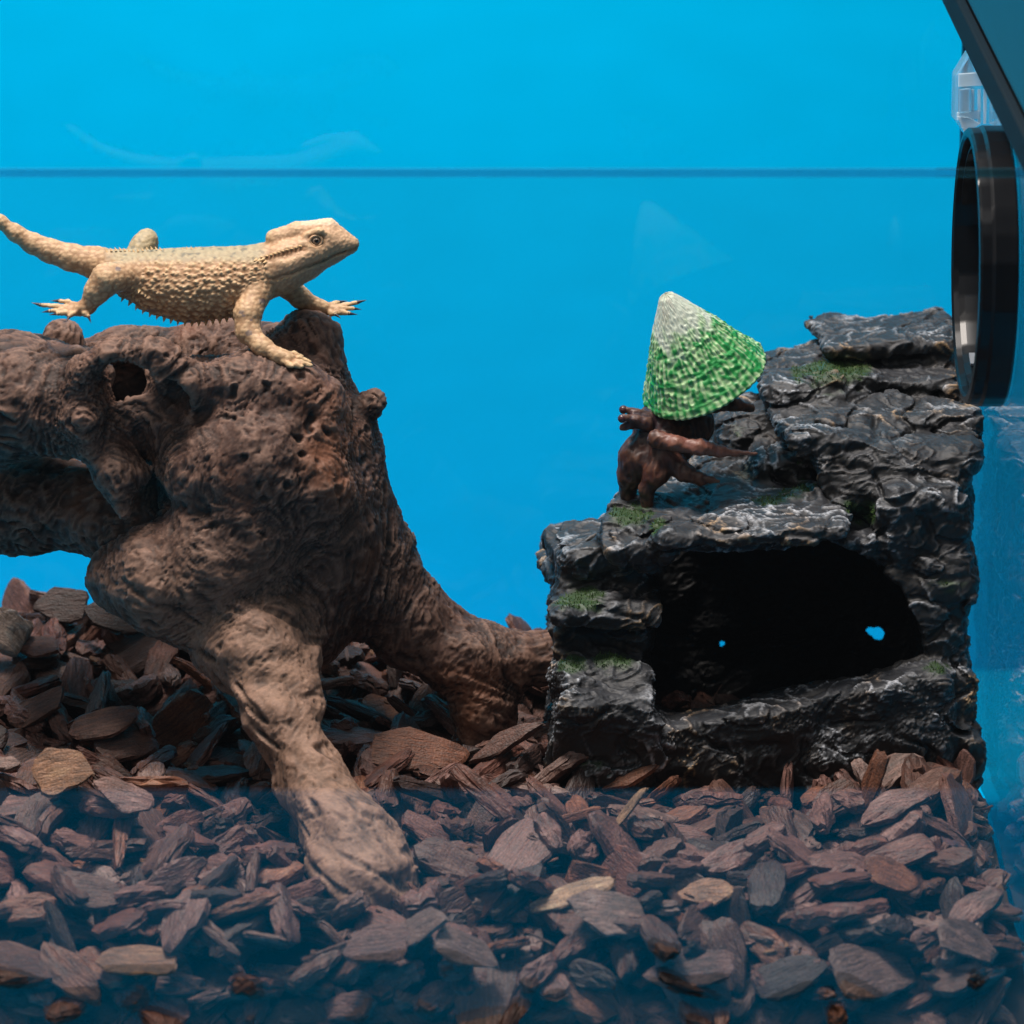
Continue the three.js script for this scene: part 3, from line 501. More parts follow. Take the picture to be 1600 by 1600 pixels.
{                                                // a last row of chips lying against the front pane
  const r = rng(606), names = ['mauve', 'brown', 'red', 'grey', 'mauve', 'dark'];
  for (let i = 0; i < 70; i++) for (let row = 0; row < 1; row++) {
    const k = chipKinds[(r() * chipKinds.length) | 0], x = lerp(bark0.x0 + 0.01, bark0.x1 - 0.01, (i + r()) / 70), q = new THREE.Quaternion().setFromEuler(new THREE.Euler(R90 * (0.45 + 0.4 * r()), 0, 0)).multiply(new THREE.Quaternion().setFromEuler(new THREE.Euler(0, (r() - 0.5) * 2.2, 0)));
    chips.push({ p: V3(x, 0.003 + row * 0.0075 + 0.003 * r(), -0.008 - 0.004 * row - k.W * 0.12), q, k, tone: names[(r() * 6) | 0], pass: 1, sc: 0.7 + 0.15 * r() });
  }
}
// chips that stand out: pixel of the photograph, length and width there, turn in the picture, tilt towards the viewer
function onHeap(px, py) { for (let z = -0.004; z > DEEP + 0.01; z -= 0.0008) { const p = P(px, py, z); if (hAt(p[0], z) > p[1]) return [p[0], z]; } const p = P(px, py, -0.28); return [p[0], -0.28]; }
function notable(px, py, len, wid, turn, face, tone, thick, label, seed, name = 'bark_chip', cat = 'bark chip', lift = 0) {
  const [x, z] = onHeap(px, py), s = S(z), k = { L: len * s, W: wid * s * 0.85 / Math.max(0.5, Math.sin(face)), T: thick * s * 0.8 };
  const q = new THREE.Quaternion().setFromEuler(new THREE.Euler(0, 0, turn * Math.PI / 180)).multiply(new THREE.Quaternion().setFromEuler(new THREE.Euler(face - 0.21, 0, 0)));
  const m = new THREE.Mesh(chipGeometry(seed, k.L, k.W, k.T), barkMats[tone]), y = hAt(x, z);
  m.position.set(x, y + k.T * 0.35 + (lift + 5) * s, z + 0.001); m.quaternion.copy(q);
  for (let u = -k.L / 2; u <= k.L / 2; u += 0.0013) for (let v = -k.W / 2; v <= k.W / 2; v += 0.0013) { const w = V3(u, k.T * 0.4, v).applyQuaternion(q).add(m.position), i = Math.round((w.x - bark0.x0) / bark0.h), j = Math.round((w.z - bark0.z0) / bark0.h); if (i >= 0 && j >= 0 && i < BX && j < BZ) H[j * BX + i] = Math.max(H[j * BX + i], w.y); }
  return add(m, name, label, cat);
}
notable(212, 1562, 132, 50, 1, 0.75, 'tan', 14, 'orange tan flat bark chip near the lower left corner of the bedding', 11);
notable(898, 1405, 150, 34, 17, 0.7, 'pale', 16, 'pale yellowish split wood chip lying slanted in the front bedding', 12);
notable(1098, 1412, 104, 52, 8, 0.9, 'tan', 16, 'blocky tan bark chip lying among the front bark right of the pale split chip', 13);
notable(975, 1293, 118, 16, 52, 0.9, 'pale', 9, 'thin pale stick leaning up in front of the rock hide', 14, 'wood_stick', 'stick', 14);
notable(100, 1240, 100, 92, 12, 1.15, 'tan', 16, 'pointed tan chip standing upright at the edge of the left bark heap', 15, 'bark_chip', 'bark chip', 22);
notable(655, 1195, 165, 84, -12, 1.05, 'rust', 16, 'large rust orange chip leaning behind the front root of the stump', 16, 'bark_chip', 'bark chip', 12);
notable(788, 1180, 142, 34, 29, 0.9, 'brown', 18, 'long brown chip sloping up towards the left side of the rock hide', 17, 'bark_chip', 'bark chip', 12);
notable(1362, 1245, 98, 34, 72, 1.2, 'rust', 16, 'tall rust chip standing on end before the right part of the rock hide', 18, 'bark_chip', 'bark chip', 14);
notable(1506, 1218, 62, 44, 80, 1.2, 'mauve', 14, 'short mauve chip standing against the right pane beside the rock hide', 19, 'bark_chip', 'bark chip', 8);
notable(1395, 1280, 116, 52, 22, 0.95, 'mauve', 26, 'thick mauve chip with a flat top resting near the right pane', 20, 'bark_chip', 'bark chip', 8);
notable(1405, 1345, 120, 48, 15, 0.85, 'red', 24, 'thick layered red chip under the flat topped mauve chip', 21);
notable(655, 1478, 104, 48, 30, 0.85, 'grey', 14, 'light streaked chip left of centre in the front bedding', 22);
notable(985, 1235, 100, 24, 24, 0.8, 'rust', 14, 'rust sliver of bark leaning on the base of the rock hide', 23, 'bark_chip', 'bark chip', 8);
notable(52, 1062, 88, 38, 2, 0.85, 'red', 12, 'flat oval red brown chip lying on the left bark heap', 24, 'bark_chip', 'bark chip', 4);
notable(160, 1145, 118, 52, 14, 0.9, 'brown', 14, 'wide brown chip lying level on the left bark heap', 25, 'bark_chip', 'bark chip', 6);
notable(60, 1120, 110, 46, 30, 1.0, 'brown', 16, 'rough flaky brown chip sloping up on the left bark heap', 26, 'bark_chip', 'bark chip', 6);
notable(95, 985, 92, 70, 4, 1.2, 'dark', 16, 'dark squarish chip on top of the left bark heap against the blue backdrop', 27, 'bark_chip', 'bark chip', 14);
notable(190, 985, 120, 70, -8, 1.1, 'dark', 16, 'large dark chip lying on the heap under the lower lobe of the stump', 28, 'bark_chip', 'bark chip', 8);
notable(1075, 1530, 150, 76, 4, 0.95, 'mauve', 16, 'broad mauve chip with an uneven edge in the front right bedding', 29);
notable(1510, 1500, 110, 70, -30, 1.0, 'grey', 14, 'broad grey mauve chip near the lower right corner', 30);
notable(190, 1280, 100, 60, -15, 0.95, 'mauve', 12, 'wide mauve chip left of the foot of the stump', 31);
notable(1390, 1400, 96, 52, -25, 0.85, 'rust', 12, 'flat rust chip tipped down to the right in the right bedding', 32);
notable(945, 1505, 130, 80, -8, 0.9, 'grey', 14, 'broad flat grey brown chip in the middle of the front bedding', 33);
notable(730, 1555, 110, 56, -24, 0.9, 'grey', 14, 'square light chip at the bottom front left of centre', 34);
notable(590, 1495, 120, 70, 10, 1.0, 'mauve', 16, 'rounded mauve chip next to the light streaked chip', 35);
notable(6, 1012, 84, 76, -35, 1.2, 'stone', 40, 'pale grey weathered chunk at the left edge beside the bark heap', 36, 'stone', 'stone', 12);
notable(5, 1215, 60, 26, 4, 0.9, 'grey', 14, 'greyish lavender chip cut off by the left edge under the bark heap', 37, 'bark_chip', 'bark chip', 6);
for (const [px, py, z, turn, tone, k] of [[1052, 1098, -0.176, 58, 'red', 4], [1072, 1104, -0.180, 100, 'rust', 1], [1092, 1112, -0.178, 20, 'brown', 9], [1046, 1118, -0.182, 12, 'red', 12]]) {
  const m = new THREE.Mesh(chipKinds[k].g, barkMats[tone]); m.position.set(...P(px, py, z)); m.rotation.set(1.0, 0, turn * Math.PI / 180); m.scale.setScalar(0.75);
  add(m, 'bark_chip', 'bark chip lying inside the dark cave of the rock hide', 'bark chip', 'bark chips inside the rock hide');
}
{
  const vis = (c) => { const [px, py] = project(c.p.x, c.p.y, c.p.z); return px > -20 && px < 1620 && py < 1640 && c.pass > 0 ? (c.pass === 2 ? 1 : 0.45) * c.k.L * c.k.W / (CAM.z - c.p.z) ** 2 * (c.p.z < -0.15 && px > 850 ? 0.02 : 1) : 0; };
  const sorted = chips.map((c) => [vis(c), c]).sort((a, b) => b[0] - a[0]), first = {};
  sorted.slice(0, 268).forEach(([, c]) => {
    const m = new THREE.Mesh(c.k.g, barkMats[c.tone]); m.position.copy(c.p); m.quaternion.copy(c.q); m.scale.setScalar(c.sc);
    const [px, py] = project(c.p.x, c.p.y, c.p.z), look = { red: 'red brown', brown: 'mid brown', mauve: 'mauve brown', dark: 'dark brown', rust: 'rust orange', grey: 'greyish brown' }[c.tone], form = c.k.W / c.k.L < 0.36 ? 'splinter' : c.k.W / c.k.L < 0.58 ? 'longish chip' : 'broad chip';
    const place = py > 1240 ? (py > 1430 ? 'in the nearest bedding' : 'in the bedding behind the front pane') + (px < 400 ? ' at far left' : px < 800 ? ' left of the middle' : px < 1200 ? ' right of the middle' : ' at far right') : px < 420 ? 'on the heap left of the stump leg' : px < 850 ? 'between the stump leg and the rock hide' : 'at the base of the rock hide';
    add(m, 'bark_chip', look + ' bark ' + form + ' ' + place, 'bark chip', look + ' bark chips ' + place);
  });
  const rest = sorted.slice(268).map((s) => s[1]), mulch = new THREE.Group(); mulch.userData.kind = 'stuff'; mulch.userData.label = 'deep layer of smaller bark chips filling the terrarium floor'; mulch.userData.category = 'bark bedding';
  const m4 = new THREE.Matrix4(), white = toneMat(1, 1, 1);
  chipKinds.forEach((k) => {
    const list = rest.filter((c) => c.k === k); if (!list.length) return;
    const im = new THREE.InstancedMesh(k.g, white, list.length); im.name = 'bark_layer'; im.userData.kind = 'stuff';
    list.forEach((c, i) => { im.setMatrixAt(i, m4.compose(c.p, c.q, V3(c.sc, c.sc, c.sc))); im.setColorAt(i, rgb(...tones[c.tone])); });
    mulch.add(im);
  });
  // crumbs and fibres that have sifted onto the heap
  const r = rng(99), crumb = [[], [], [], []];
  for (let i = 0; i < 1700; i++) {
    const x = lerp(bark0.x0 + 0.004, bark0.x1 - 0.004, r()), z = lerp(bark0.z0 + 0.006, bark0.z1 - 0.003, r()), y = hAt(x, z); if (woodBase(x, y, z) < 0 || rockBase(x, y, z) < 0.001 || y > barkTop(x, z) + 0.011) continue;
    const fibre = r() < 0.3, q = new THREE.Quaternion().setFromEuler(new THREE.Euler((r() - 0.5) * 1.4, r() * 6.28, (r() - 0.5) * 1.2)), s = 0.12 + r() * r() * 0.3;
    crumb[(r() * 4) | 0].push([m4.compose(V3(x, y + 0.0003, z), q, fibre ? V3(0.3 + r() * 0.4, 0.16, 0.07) : V3(s, s, s)).clone(), ['red', 'brown', 'mauve', 'rust', 'tan', 'grey'][(r() * 6) | 0]]);
  }
  crumb.forEach((list, k) => { const im = new THREE.InstancedMesh(chipKinds[k * 3].g, white, list.length); im.name = 'bark_crumbs'; im.userData.kind = 'stuff'; list.forEach(([m, t], i) => { im.setMatrixAt(i, m); im.setColorAt(i, rgb(...tones[t])); }); mulch.add(im); });
  mulch.name = 'bark_mulch'; scene.add(mulch);
}

// ---------------------------------------------------------------- toy lizard
{
  const LZ = -0.178, b = (l, k = 0.004) => chain(l, k);
  const near = LZ + 0.012, far = LZ - 0.016;
  const body = [
    ...b([[-30, 322, LZ + 0.004, 5], [0, 346, LZ + 0.002, 8.5], [24, 364, LZ + 0.001, 11.5], [50, 380, LZ, 14.5], [78, 392, LZ, 17], [110, 402, LZ, 19.5], [150, 411, LZ, 24], [200, 424, LZ, 31]], 0.003),
    ...b([[205, 430, LZ, 34], [250, 440, LZ + 0.001, 46], [295, 445, LZ + 0.001, 53], [345, 441, LZ + 0.001, 51], [395, 430, LZ + 0.001, 42], [430, 420, LZ + 0.001, 36]], 0.006),
    ...b([[420, 415, LZ, 34], [455, 404, LZ, 36], [487, 388, LZ, 31], [512, 378, LZ, 27], [535, 380, LZ, 16], [551, 381, LZ, 9.5]], 0.0035),
    ...b([[455, 408, LZ + 0.004, 30], [490, 392, LZ + 0.004, 25]], 0.003),
    ...b([[440, 432, LZ, 28], [480, 412, LZ, 22], [520, 396, LZ, 13], [546, 387, LZ, 7]], 0.003),
    ...b([[428, 372, LZ + 0.001, 13], [465, 362, LZ + 0.001, 15], [500, 356, LZ + 0.001, 13]], 0.0015),
    ...b([[503, 357, LZ, 11], [514, 354, LZ, 11], [534, 367, LZ, 8]], 0.002),
    ...b([[480, 368, LZ + 0.0065, 6], [498, 362, LZ + 0.0075, 6.5], [512, 368, LZ + 0.006, 4.5]], 0.0012),
    ...b([[520, 380, LZ + 0.0035, 7], [548, 380, LZ + 0.0015, 6]], 0.002),
    // near front leg
    ...b([[400, 460, near - 0.002, 23], [387, 490, near + 0.004, 20], [387, 518, near + 0.007, 17], [410, 542, near + 0.012, 13.5], [436, 556, near + 0.0155, 10], [450, 560, near + 0.017, 10]], 0.003),
    // far front leg
    ...b([[448, 446, far + 0.004, 20], [470, 466, far, 15], [495, 479, far - 0.003, 11], [514, 482, far - 0.004, 9]], 0.003),
    // near hind leg
    ...b([[200, 430, near - 0.004, 25], [167, 436, near + 0.004, 23], [151, 456, near + 0.004, 18], [137, 479, near + 0.003, 10.5], [122, 483, near + 0.003, 10]], 0.003),
    // far hind leg, knee up
    ...b([[205, 415, far + 0.002, 20], [222, 385, far - 0.004, 17], [230, 374, far - 0.006, 14], [236, 400, far - 0.008, 12]], 0.003),
  ];
  const toes = [];
  const toe = (l, r) => toes.push(...b(l.map((p, i) => [...p, r * (1 - 0.18 * i)]), 0.0011));
  const nz = near + 0.017;
  toe([[448, 560, nz], [468, 560, nz - 0.002], [484, 566, nz - 0.002]], 5.2); toe([[450, 563, nz], [470, 567, nz + 0.0015], [486, 571, nz + 0.002]], 5.2); toe([[446, 565, nz], [462, 570, nz + 0.003], [472, 573, nz + 0.004]], 4.8); toe([[440, 563, nz], [452, 570, nz + 0.004], [457, 572, nz + 0.005]], 4.6); toe([[442, 554, nz], [460, 553, nz - 0.004], [472, 557, nz - 0.005]], 4.6);
  const fz = far - 0.004;
  toe([[512, 480, fz], [540, 477, fz], [560, 472, fz]], 4.4); toe([[514, 483, fz], [535, 482, fz + 0.002], [552, 482, fz + 0.003]], 4.6); toe([[512, 485, fz], [532, 488, fz + 0.003], [546, 490, fz + 0.005]], 4.6); toe([[508, 486, fz], [518, 490, fz + 0.003], [524, 491, fz + 0.005]], 4.4); toe([[508, 478, fz], [524, 474, fz - 0.003], [530, 472, fz - 0.004]], 4);
  const hz = near + 0.003;
  toe([[122, 480, hz], [90, 479, hz], [62, 476, hz]], 4.6); toe([[122, 485, hz], [98, 485, hz + 0.002], [78, 486, hz + 0.003]], 4.6); toe([[120, 487, hz], [105, 489, hz + 0.003], [90, 490, hz + 0.004]], 4.6); toe([[126, 488, hz], [134, 490, hz + 0.003], [138, 494, hz + 0.004]], 4.8); toe([[122, 478, hz], [106, 472, hz - 0.002], [92, 470, hz - 0.003]], 4.2);
  toe([[123, 486, hz], [112, 491, hz + 0.004], [108, 495, hz + 0.005]], 4.2);
  const all = [...body, ...toes];
  const eyeP = P(494, 376, LZ + 0.0085), eyeS = S(LZ), nos = bone([527, 382, LZ + 0.0046, ], 3.4, [527, 382, LZ + 0.001], 3), mouth = chain([[428, 436, LZ + 0.011, 2.0], [470, 424, LZ + 0.0105, 2.6], [505, 408, LZ + 0.0075, 2.4], [540, 392, LZ + 0.0035, 1.8]], 0.001), browCut = chain([[412, 404, LZ + 0.0115, 4], [445, 398, LZ + 0.0120, 7], [474, 388, LZ + 0.0108, 5]], 0.001);
  const back0 = P(0, 395, LZ)[1];
  const field = (x, y, z) => {
    let d = union(all, x, y, z); if (d > 0.012) return d;
    // the body is broad and flat: handled by widening in depth
    return d;
  };
  const wide = (x) => 1 + 0.35 * smooth(P(190, 400, LZ)[0], P(260, 400, LZ)[0], x) * smooth(P(440, 400, LZ)[0], P(380, 400, LZ)[0], x);
  const cutField = (x, y, z) => {
    let d = field(x, y, z); if (d > 0.012) return d;
    const e = Math.hypot(x - eyeP[0], y - eyeP[1], z - eyeP[2]); d = smax(d, -(e - 0.0025), 0.0012);
    d = smax(d, -boneD(nos, x, y, z), 0.0006);
    for (const m of mouth) d = smax(d, -boneD(m, x, y, z), 0.0008);
    for (const m of browCut) d = smax(d, -boneD(m, x, y, z), 0.0022);
    return d;
  };
  const net = surfaceNet(cutField, [P(-34, 0, LZ)[0], P(0, 580, LZ + 0.02)[1], LZ - 0.026], [P(572, 0, LZ)[0], P(0, 334, LZ)[1] + 0.0015, LZ + 0.037], 0.00047, 0.0015);
  const nearBody = (x, y, z) => { let d = 1; for (let i = 7; i < 12; i++) d = Math.min(d, boneD(body[i], x, y, z)); return d; };
  const geo = skin(net, (x, y, z, nx, ny, nz) => {
    const [px, py] = project(x, y, z), torso = smooth(0.003, 0.0005, nearBody(x, y, z)) * smooth(176, 200, px) * smooth(424, 400, px), row = smooth(396, 420, py);
    const q = torso > 0.3 ? 390 : 430, w = 0.3 * pn(x * 200, y * 200, z * 200), [a] = torso > 0.3 ? cells(x * q + w + 0.4 * Math.round(y * q * 1.2), y * q * 1.2, 0.5) : cells(x * q + w, y * q * 1.25, z * q);
    const bump = smooth(0.75, 0.1, a), spike = smooth(0.5, 0.0, a);
    const head = smooth(418, 440, px) * smooth(470, 440, py);
    const scute = head > 0.2 ? smooth(0.6, 0.15, cells(x * 620, y * 620, z * 620)[0]) : 0;
    const d = head * 0.00022 * scute + torso * (0.0002 + 0.0006 * row) * bump + torso * row * 0.0007 * spike + (1 - torso) * 0.00022 * bump * (1 - 0.55 * head) + 0.00012 * pn(x * 1500, y * 1500, z * 1500);
    return [d, clamp(lerp(bump, 0.3 + 0.7 * scute, head), 0, 1)];
  }, (x, y, z, nx, ny, nz, rel, g) => {
    const [px, py] = project(x, y, z), mid = fbm(x * 160, y * 160, z * 160, 3), fine = pn(x * 1700, y * 1700, z * 1700);
    let c = mix3([0.39, 0.222, 0.122], [0.525, 0.34, 0.20], clamp(0.5 + 0.6 * mid + 0.3 * g, 0, 1));
    const pinkish = smooth(415, 440, px) * smooth(455, 430, py); c = mix3(c, [0.53, 0.34, 0.215], 0.7 * pinkish);
    if (px > 470 && py < 352 + 0 * px) c = mix3(c, [0.75, 0.58, 0.45], 0.5);  // bright rim light along the crown, painted into the skin colour
    c = mix3(c, [0.20, 0.095, 0.04], 0.42 * smooth(0.45, 0.0, g));
    const spine = smooth(416, 402, py + 5 * mid) * smooth(150, 185, px) * smooth(425, 400, px); c = mix3(c, [0.27, 0.25, 0.16], 0.75 * spine);
    const dots = smooth(0.25, 0.55, pn(x * 420, y * 420, z * 420)) * spine; c = mix3(c, [0.09, 0.09, 0.07], 0.75 * dots);
    const flank = smooth(0.28, 0.5, fbm(x * 130 + 4, y * 130, z * 130, 2)) * smooth(195, 230, px) * smooth(400, 370, px) * smooth(440, 455, py) * smooth(490, 480, py); c = mix3(c, [0.27, 0.24, 0.18], 0.5 * flank);
    for (const [mx, my, mr] of [[377, 488, 6], [381, 493, 4], [388, 520, 7], [392, 500, 3], [410, 470, 6], [185, 420, 5]]) if (Math.hypot(px - mx, (py - my) * 1.3) < mr * (0.8 + 0.5 * mid) && nz > 0) c = mix3(c, [0.10, 0.09, 0.12], 0.75);
    c = mix3(c, [0.30, 0.15, 0.06], clamp(-rel * 2600, 0, 0.75)); c = mix3(c, [0.66, 0.48, 0.26], clamp(rel * 1500, 0, 0.5));
    const stripe = smooth(6, 2, Math.abs(py - (404 - (px - 412) * 0.26))) * smooth(404, 420, px) * smooth(484, 472, px); c = mix3(c, [0.20, 0.085, 0.03], 0.8 * stripe);
    const lip = smooth(3.5, 1, Math.abs(py - (440 - (px - 410) * 0.36))) * smooth(412, 425, px); c = mix3(c, [0.22, 0.10, 0.045], 0.6 * lip);
    const eyeRim = smooth(4, 1, Math.abs(Math.hypot(px - 494, (py - 376) * 1.1) - 12)); c = mix3(c, [0.25, 0.12, 0.05], 0.6 * eyeRim);
    const f = 1 + 0.10 * fine; return [c[0] * f, c[1] * f, c[2] * f];
  }, 7);
  const lizard = new THREE.Group(), hide = std({ vertexColors: true, roughness: 0.62 });
  const skinParts = [geo]; geo.deleteAttribute('uv');
  // spines along the flank, the back of the head, the jaw and the neck
  const cone = (px, py, z, len, r, dir) => {
    const g = new THREE.ConeGeometry(r, len, 7, 1).translate(0, len * 0.4, 0); g.deleteAttribute('uv');
    const q = new THREE.Quaternion().setFromUnitVectors(V3(0, 1, 0), dir.normalize()); g.applyQuaternion(q); const p = P(px, py, z); g.translate(p[0], p[1], p[2]);
    const col = new Float32Array(g.attributes.position.count * 3); for (let i = 0; i < col.length; i += 3) { col[i] = 0.58; col[i + 1] = 0.39; col[i + 2] = 0.20; } g.setAttribute('color', new THREE.BufferAttribute(col, 3)); return g;
  };
  const r = rng(8);
  const edge = (px) => 499 - 0.0042 * (px - 305) ** 2 * (px < 305 ? 0.75 : 0.6);
  const spines = [];
  for (let px = 196; px < 372; px += 10.5) { const py = edge(px) - 3; spines.push(cone(px, py, LZ + 0.0045, 0.0046, 0.0018, V3((px - 290) * 0.004 - 0.15, -1, 0.35 + r() * 0.2))); if (r() < 0.9) spines.push(cone(px + 5, py - 9, LZ + 0.0085, 0.0036, 0.0016, V3((px - 290) * 0.003 - 0.2, -0.85, 0.8))); if (r() < 0.8) spines.push(cone(px + 2, py - 20, LZ + 0.0115, 0.0034, 0.0015, V3(-0.25, -0.5, 1))); }
  for (let i = 0; i < 9; i++) spines.push(cone(424 + i * 5.5, 371 - i * 1.6 + 1, LZ + 0.004 * Math.sin(i), 0.0022, 0.0007, V3(-0.9, 0.6, 0.2)));
  for (let i = 0; i < 10; i++) spines.push(cone(396 + i * 6.8, 437 + 3 * Math.sin(i * 0.5) - i * 0.2, LZ + 0.0095, 0.0021, 0.0007, V3(-0.7, -0.5, 0.8)));
  for (let i = 0; i < 11; i++) spines.push(cone(404 + i * 6.6, 404 - i * 1.9, LZ + 0.0092, 0.002, 0.0006, V3(-0.8, 0.3, 0.8)));
  for (let i = 0; i < 14; i++) spines.push(cone(396 + r() * 22, 405 + r() * 60, LZ + 0.0105, 0.0022, 0.0008, V3(-0.7, -0.1, 1)));
  for (let px = 160; px < 410; px += 7) spines.push(cone(px, 391 + 2 * Math.sin(px) + (px < 190 ? (190 - px) * 0.15 : 0), LZ + 0.003, 0.0015, 0.0006, V3(-0.4, 1, 0)));
  for (const g of spines) skinParts.push(mergeVertices(g));
  part(lizard, 'body', mergeGeometries(skinParts.map((g) => { const o = new THREE.BufferGeometry(); for (const n of ['position', 'normal', 'color']) o.setAttribute(n, g.attributes[n]); o.setIndex(new THREE.BufferAttribute(new Uint32Array(g.index.array), 1)); return o; })), hide);
  const ball = new THREE.SphereGeometry(0.0020, 32, 24), eye = part(lizard, 'eye', ball.clone().translate(eyeP[0], eyeP[1], eyeP[2] - 0.0012), std({ color: rgb(0.36, 0.27, 0.2), roughness: 0.3 }), 'pale brown eye with a black pupil');
  part(eye, 'pupil', new THREE.SphereGeometry(0.00085, 20, 14).scale(1, 1, 0.5).translate(eyeP[0] + 0.0001, eyeP[1], eyeP[2] + 0.0009), std({ color: rgb(0.005, 0.004, 0.004), roughness: 0.15 }));
  part(lizard, 'eyelid', new THREE.TorusGeometry(0.0022, 0.0005, 10, 40).scale(1.12, 0.95, 1).translate(eyeP[0], eyeP[1], eyeP[2] + 0.0002), std({ color: rgb(0.50, 0.31, 0.18), roughness: 0.6 }));
  part(lizard, 'nostril', new THREE.SphereGeometry(0.0008, 14, 10).translate(...P(527, 382, LZ + 0.0042)), std({ color: rgb(0.01, 0.006, 0.005), roughness: 0.7 }));
  const clawMat = std({ color: rgb(0.035, 0.025, 0.04), roughness: 0.45 });
  const claw = (l) => { const bs = l.map((p) => P(...p)), g = new THREE.ConeGeometry(0.00085, 0.0042, 8).translate(0, 0.0016, 0), d = V3(bs[1][0] - bs[0][0], bs[1][1] - bs[0][1], bs[1][2] - bs[0][2]).normalize(); g.applyQuaternion(new THREE.Quaternion().setFromUnitVectors(V3(0, 1, 0), d)); part(lizard, 'claw', g.translate(...bs[0]), clawMat); };
  claw([[484, 566, nz - 0.002], [490, 570, nz - 0.002]]); claw([[560, 472, fz], [568, 470, fz]]); claw([[552, 482, fz + 0.003], [560, 483, fz + 0.003]]); claw([[546, 490, fz + 0.005], [554, 491, fz + 0.005]]); claw([[524, 491, fz + 0.005], [528, 494, fz + 0.006]]); claw([[530, 472, fz - 0.004], [536, 471, fz - 0.004]]);
  claw([[62, 476, hz], [54, 474, hz]]); claw([[78, 486, hz + 0.003], [71, 487, hz + 0.003]]); claw([[90, 490, hz + 0.004], [84, 491, hz + 0.004]]); claw([[138, 494, hz + 0.004], [140, 499, hz + 0.005]]); claw([[92, 470, hz - 0.003], [86, 470, hz - 0.003]]); claw([[108, 495, hz + 0.005], [106, 498, hz + 0.006]]);
  add(lizard, 'lizard_figurine', 'sandy tan toy bearded lizard with spiny flanks standing on the driftwood stump', 'toy lizard');
}

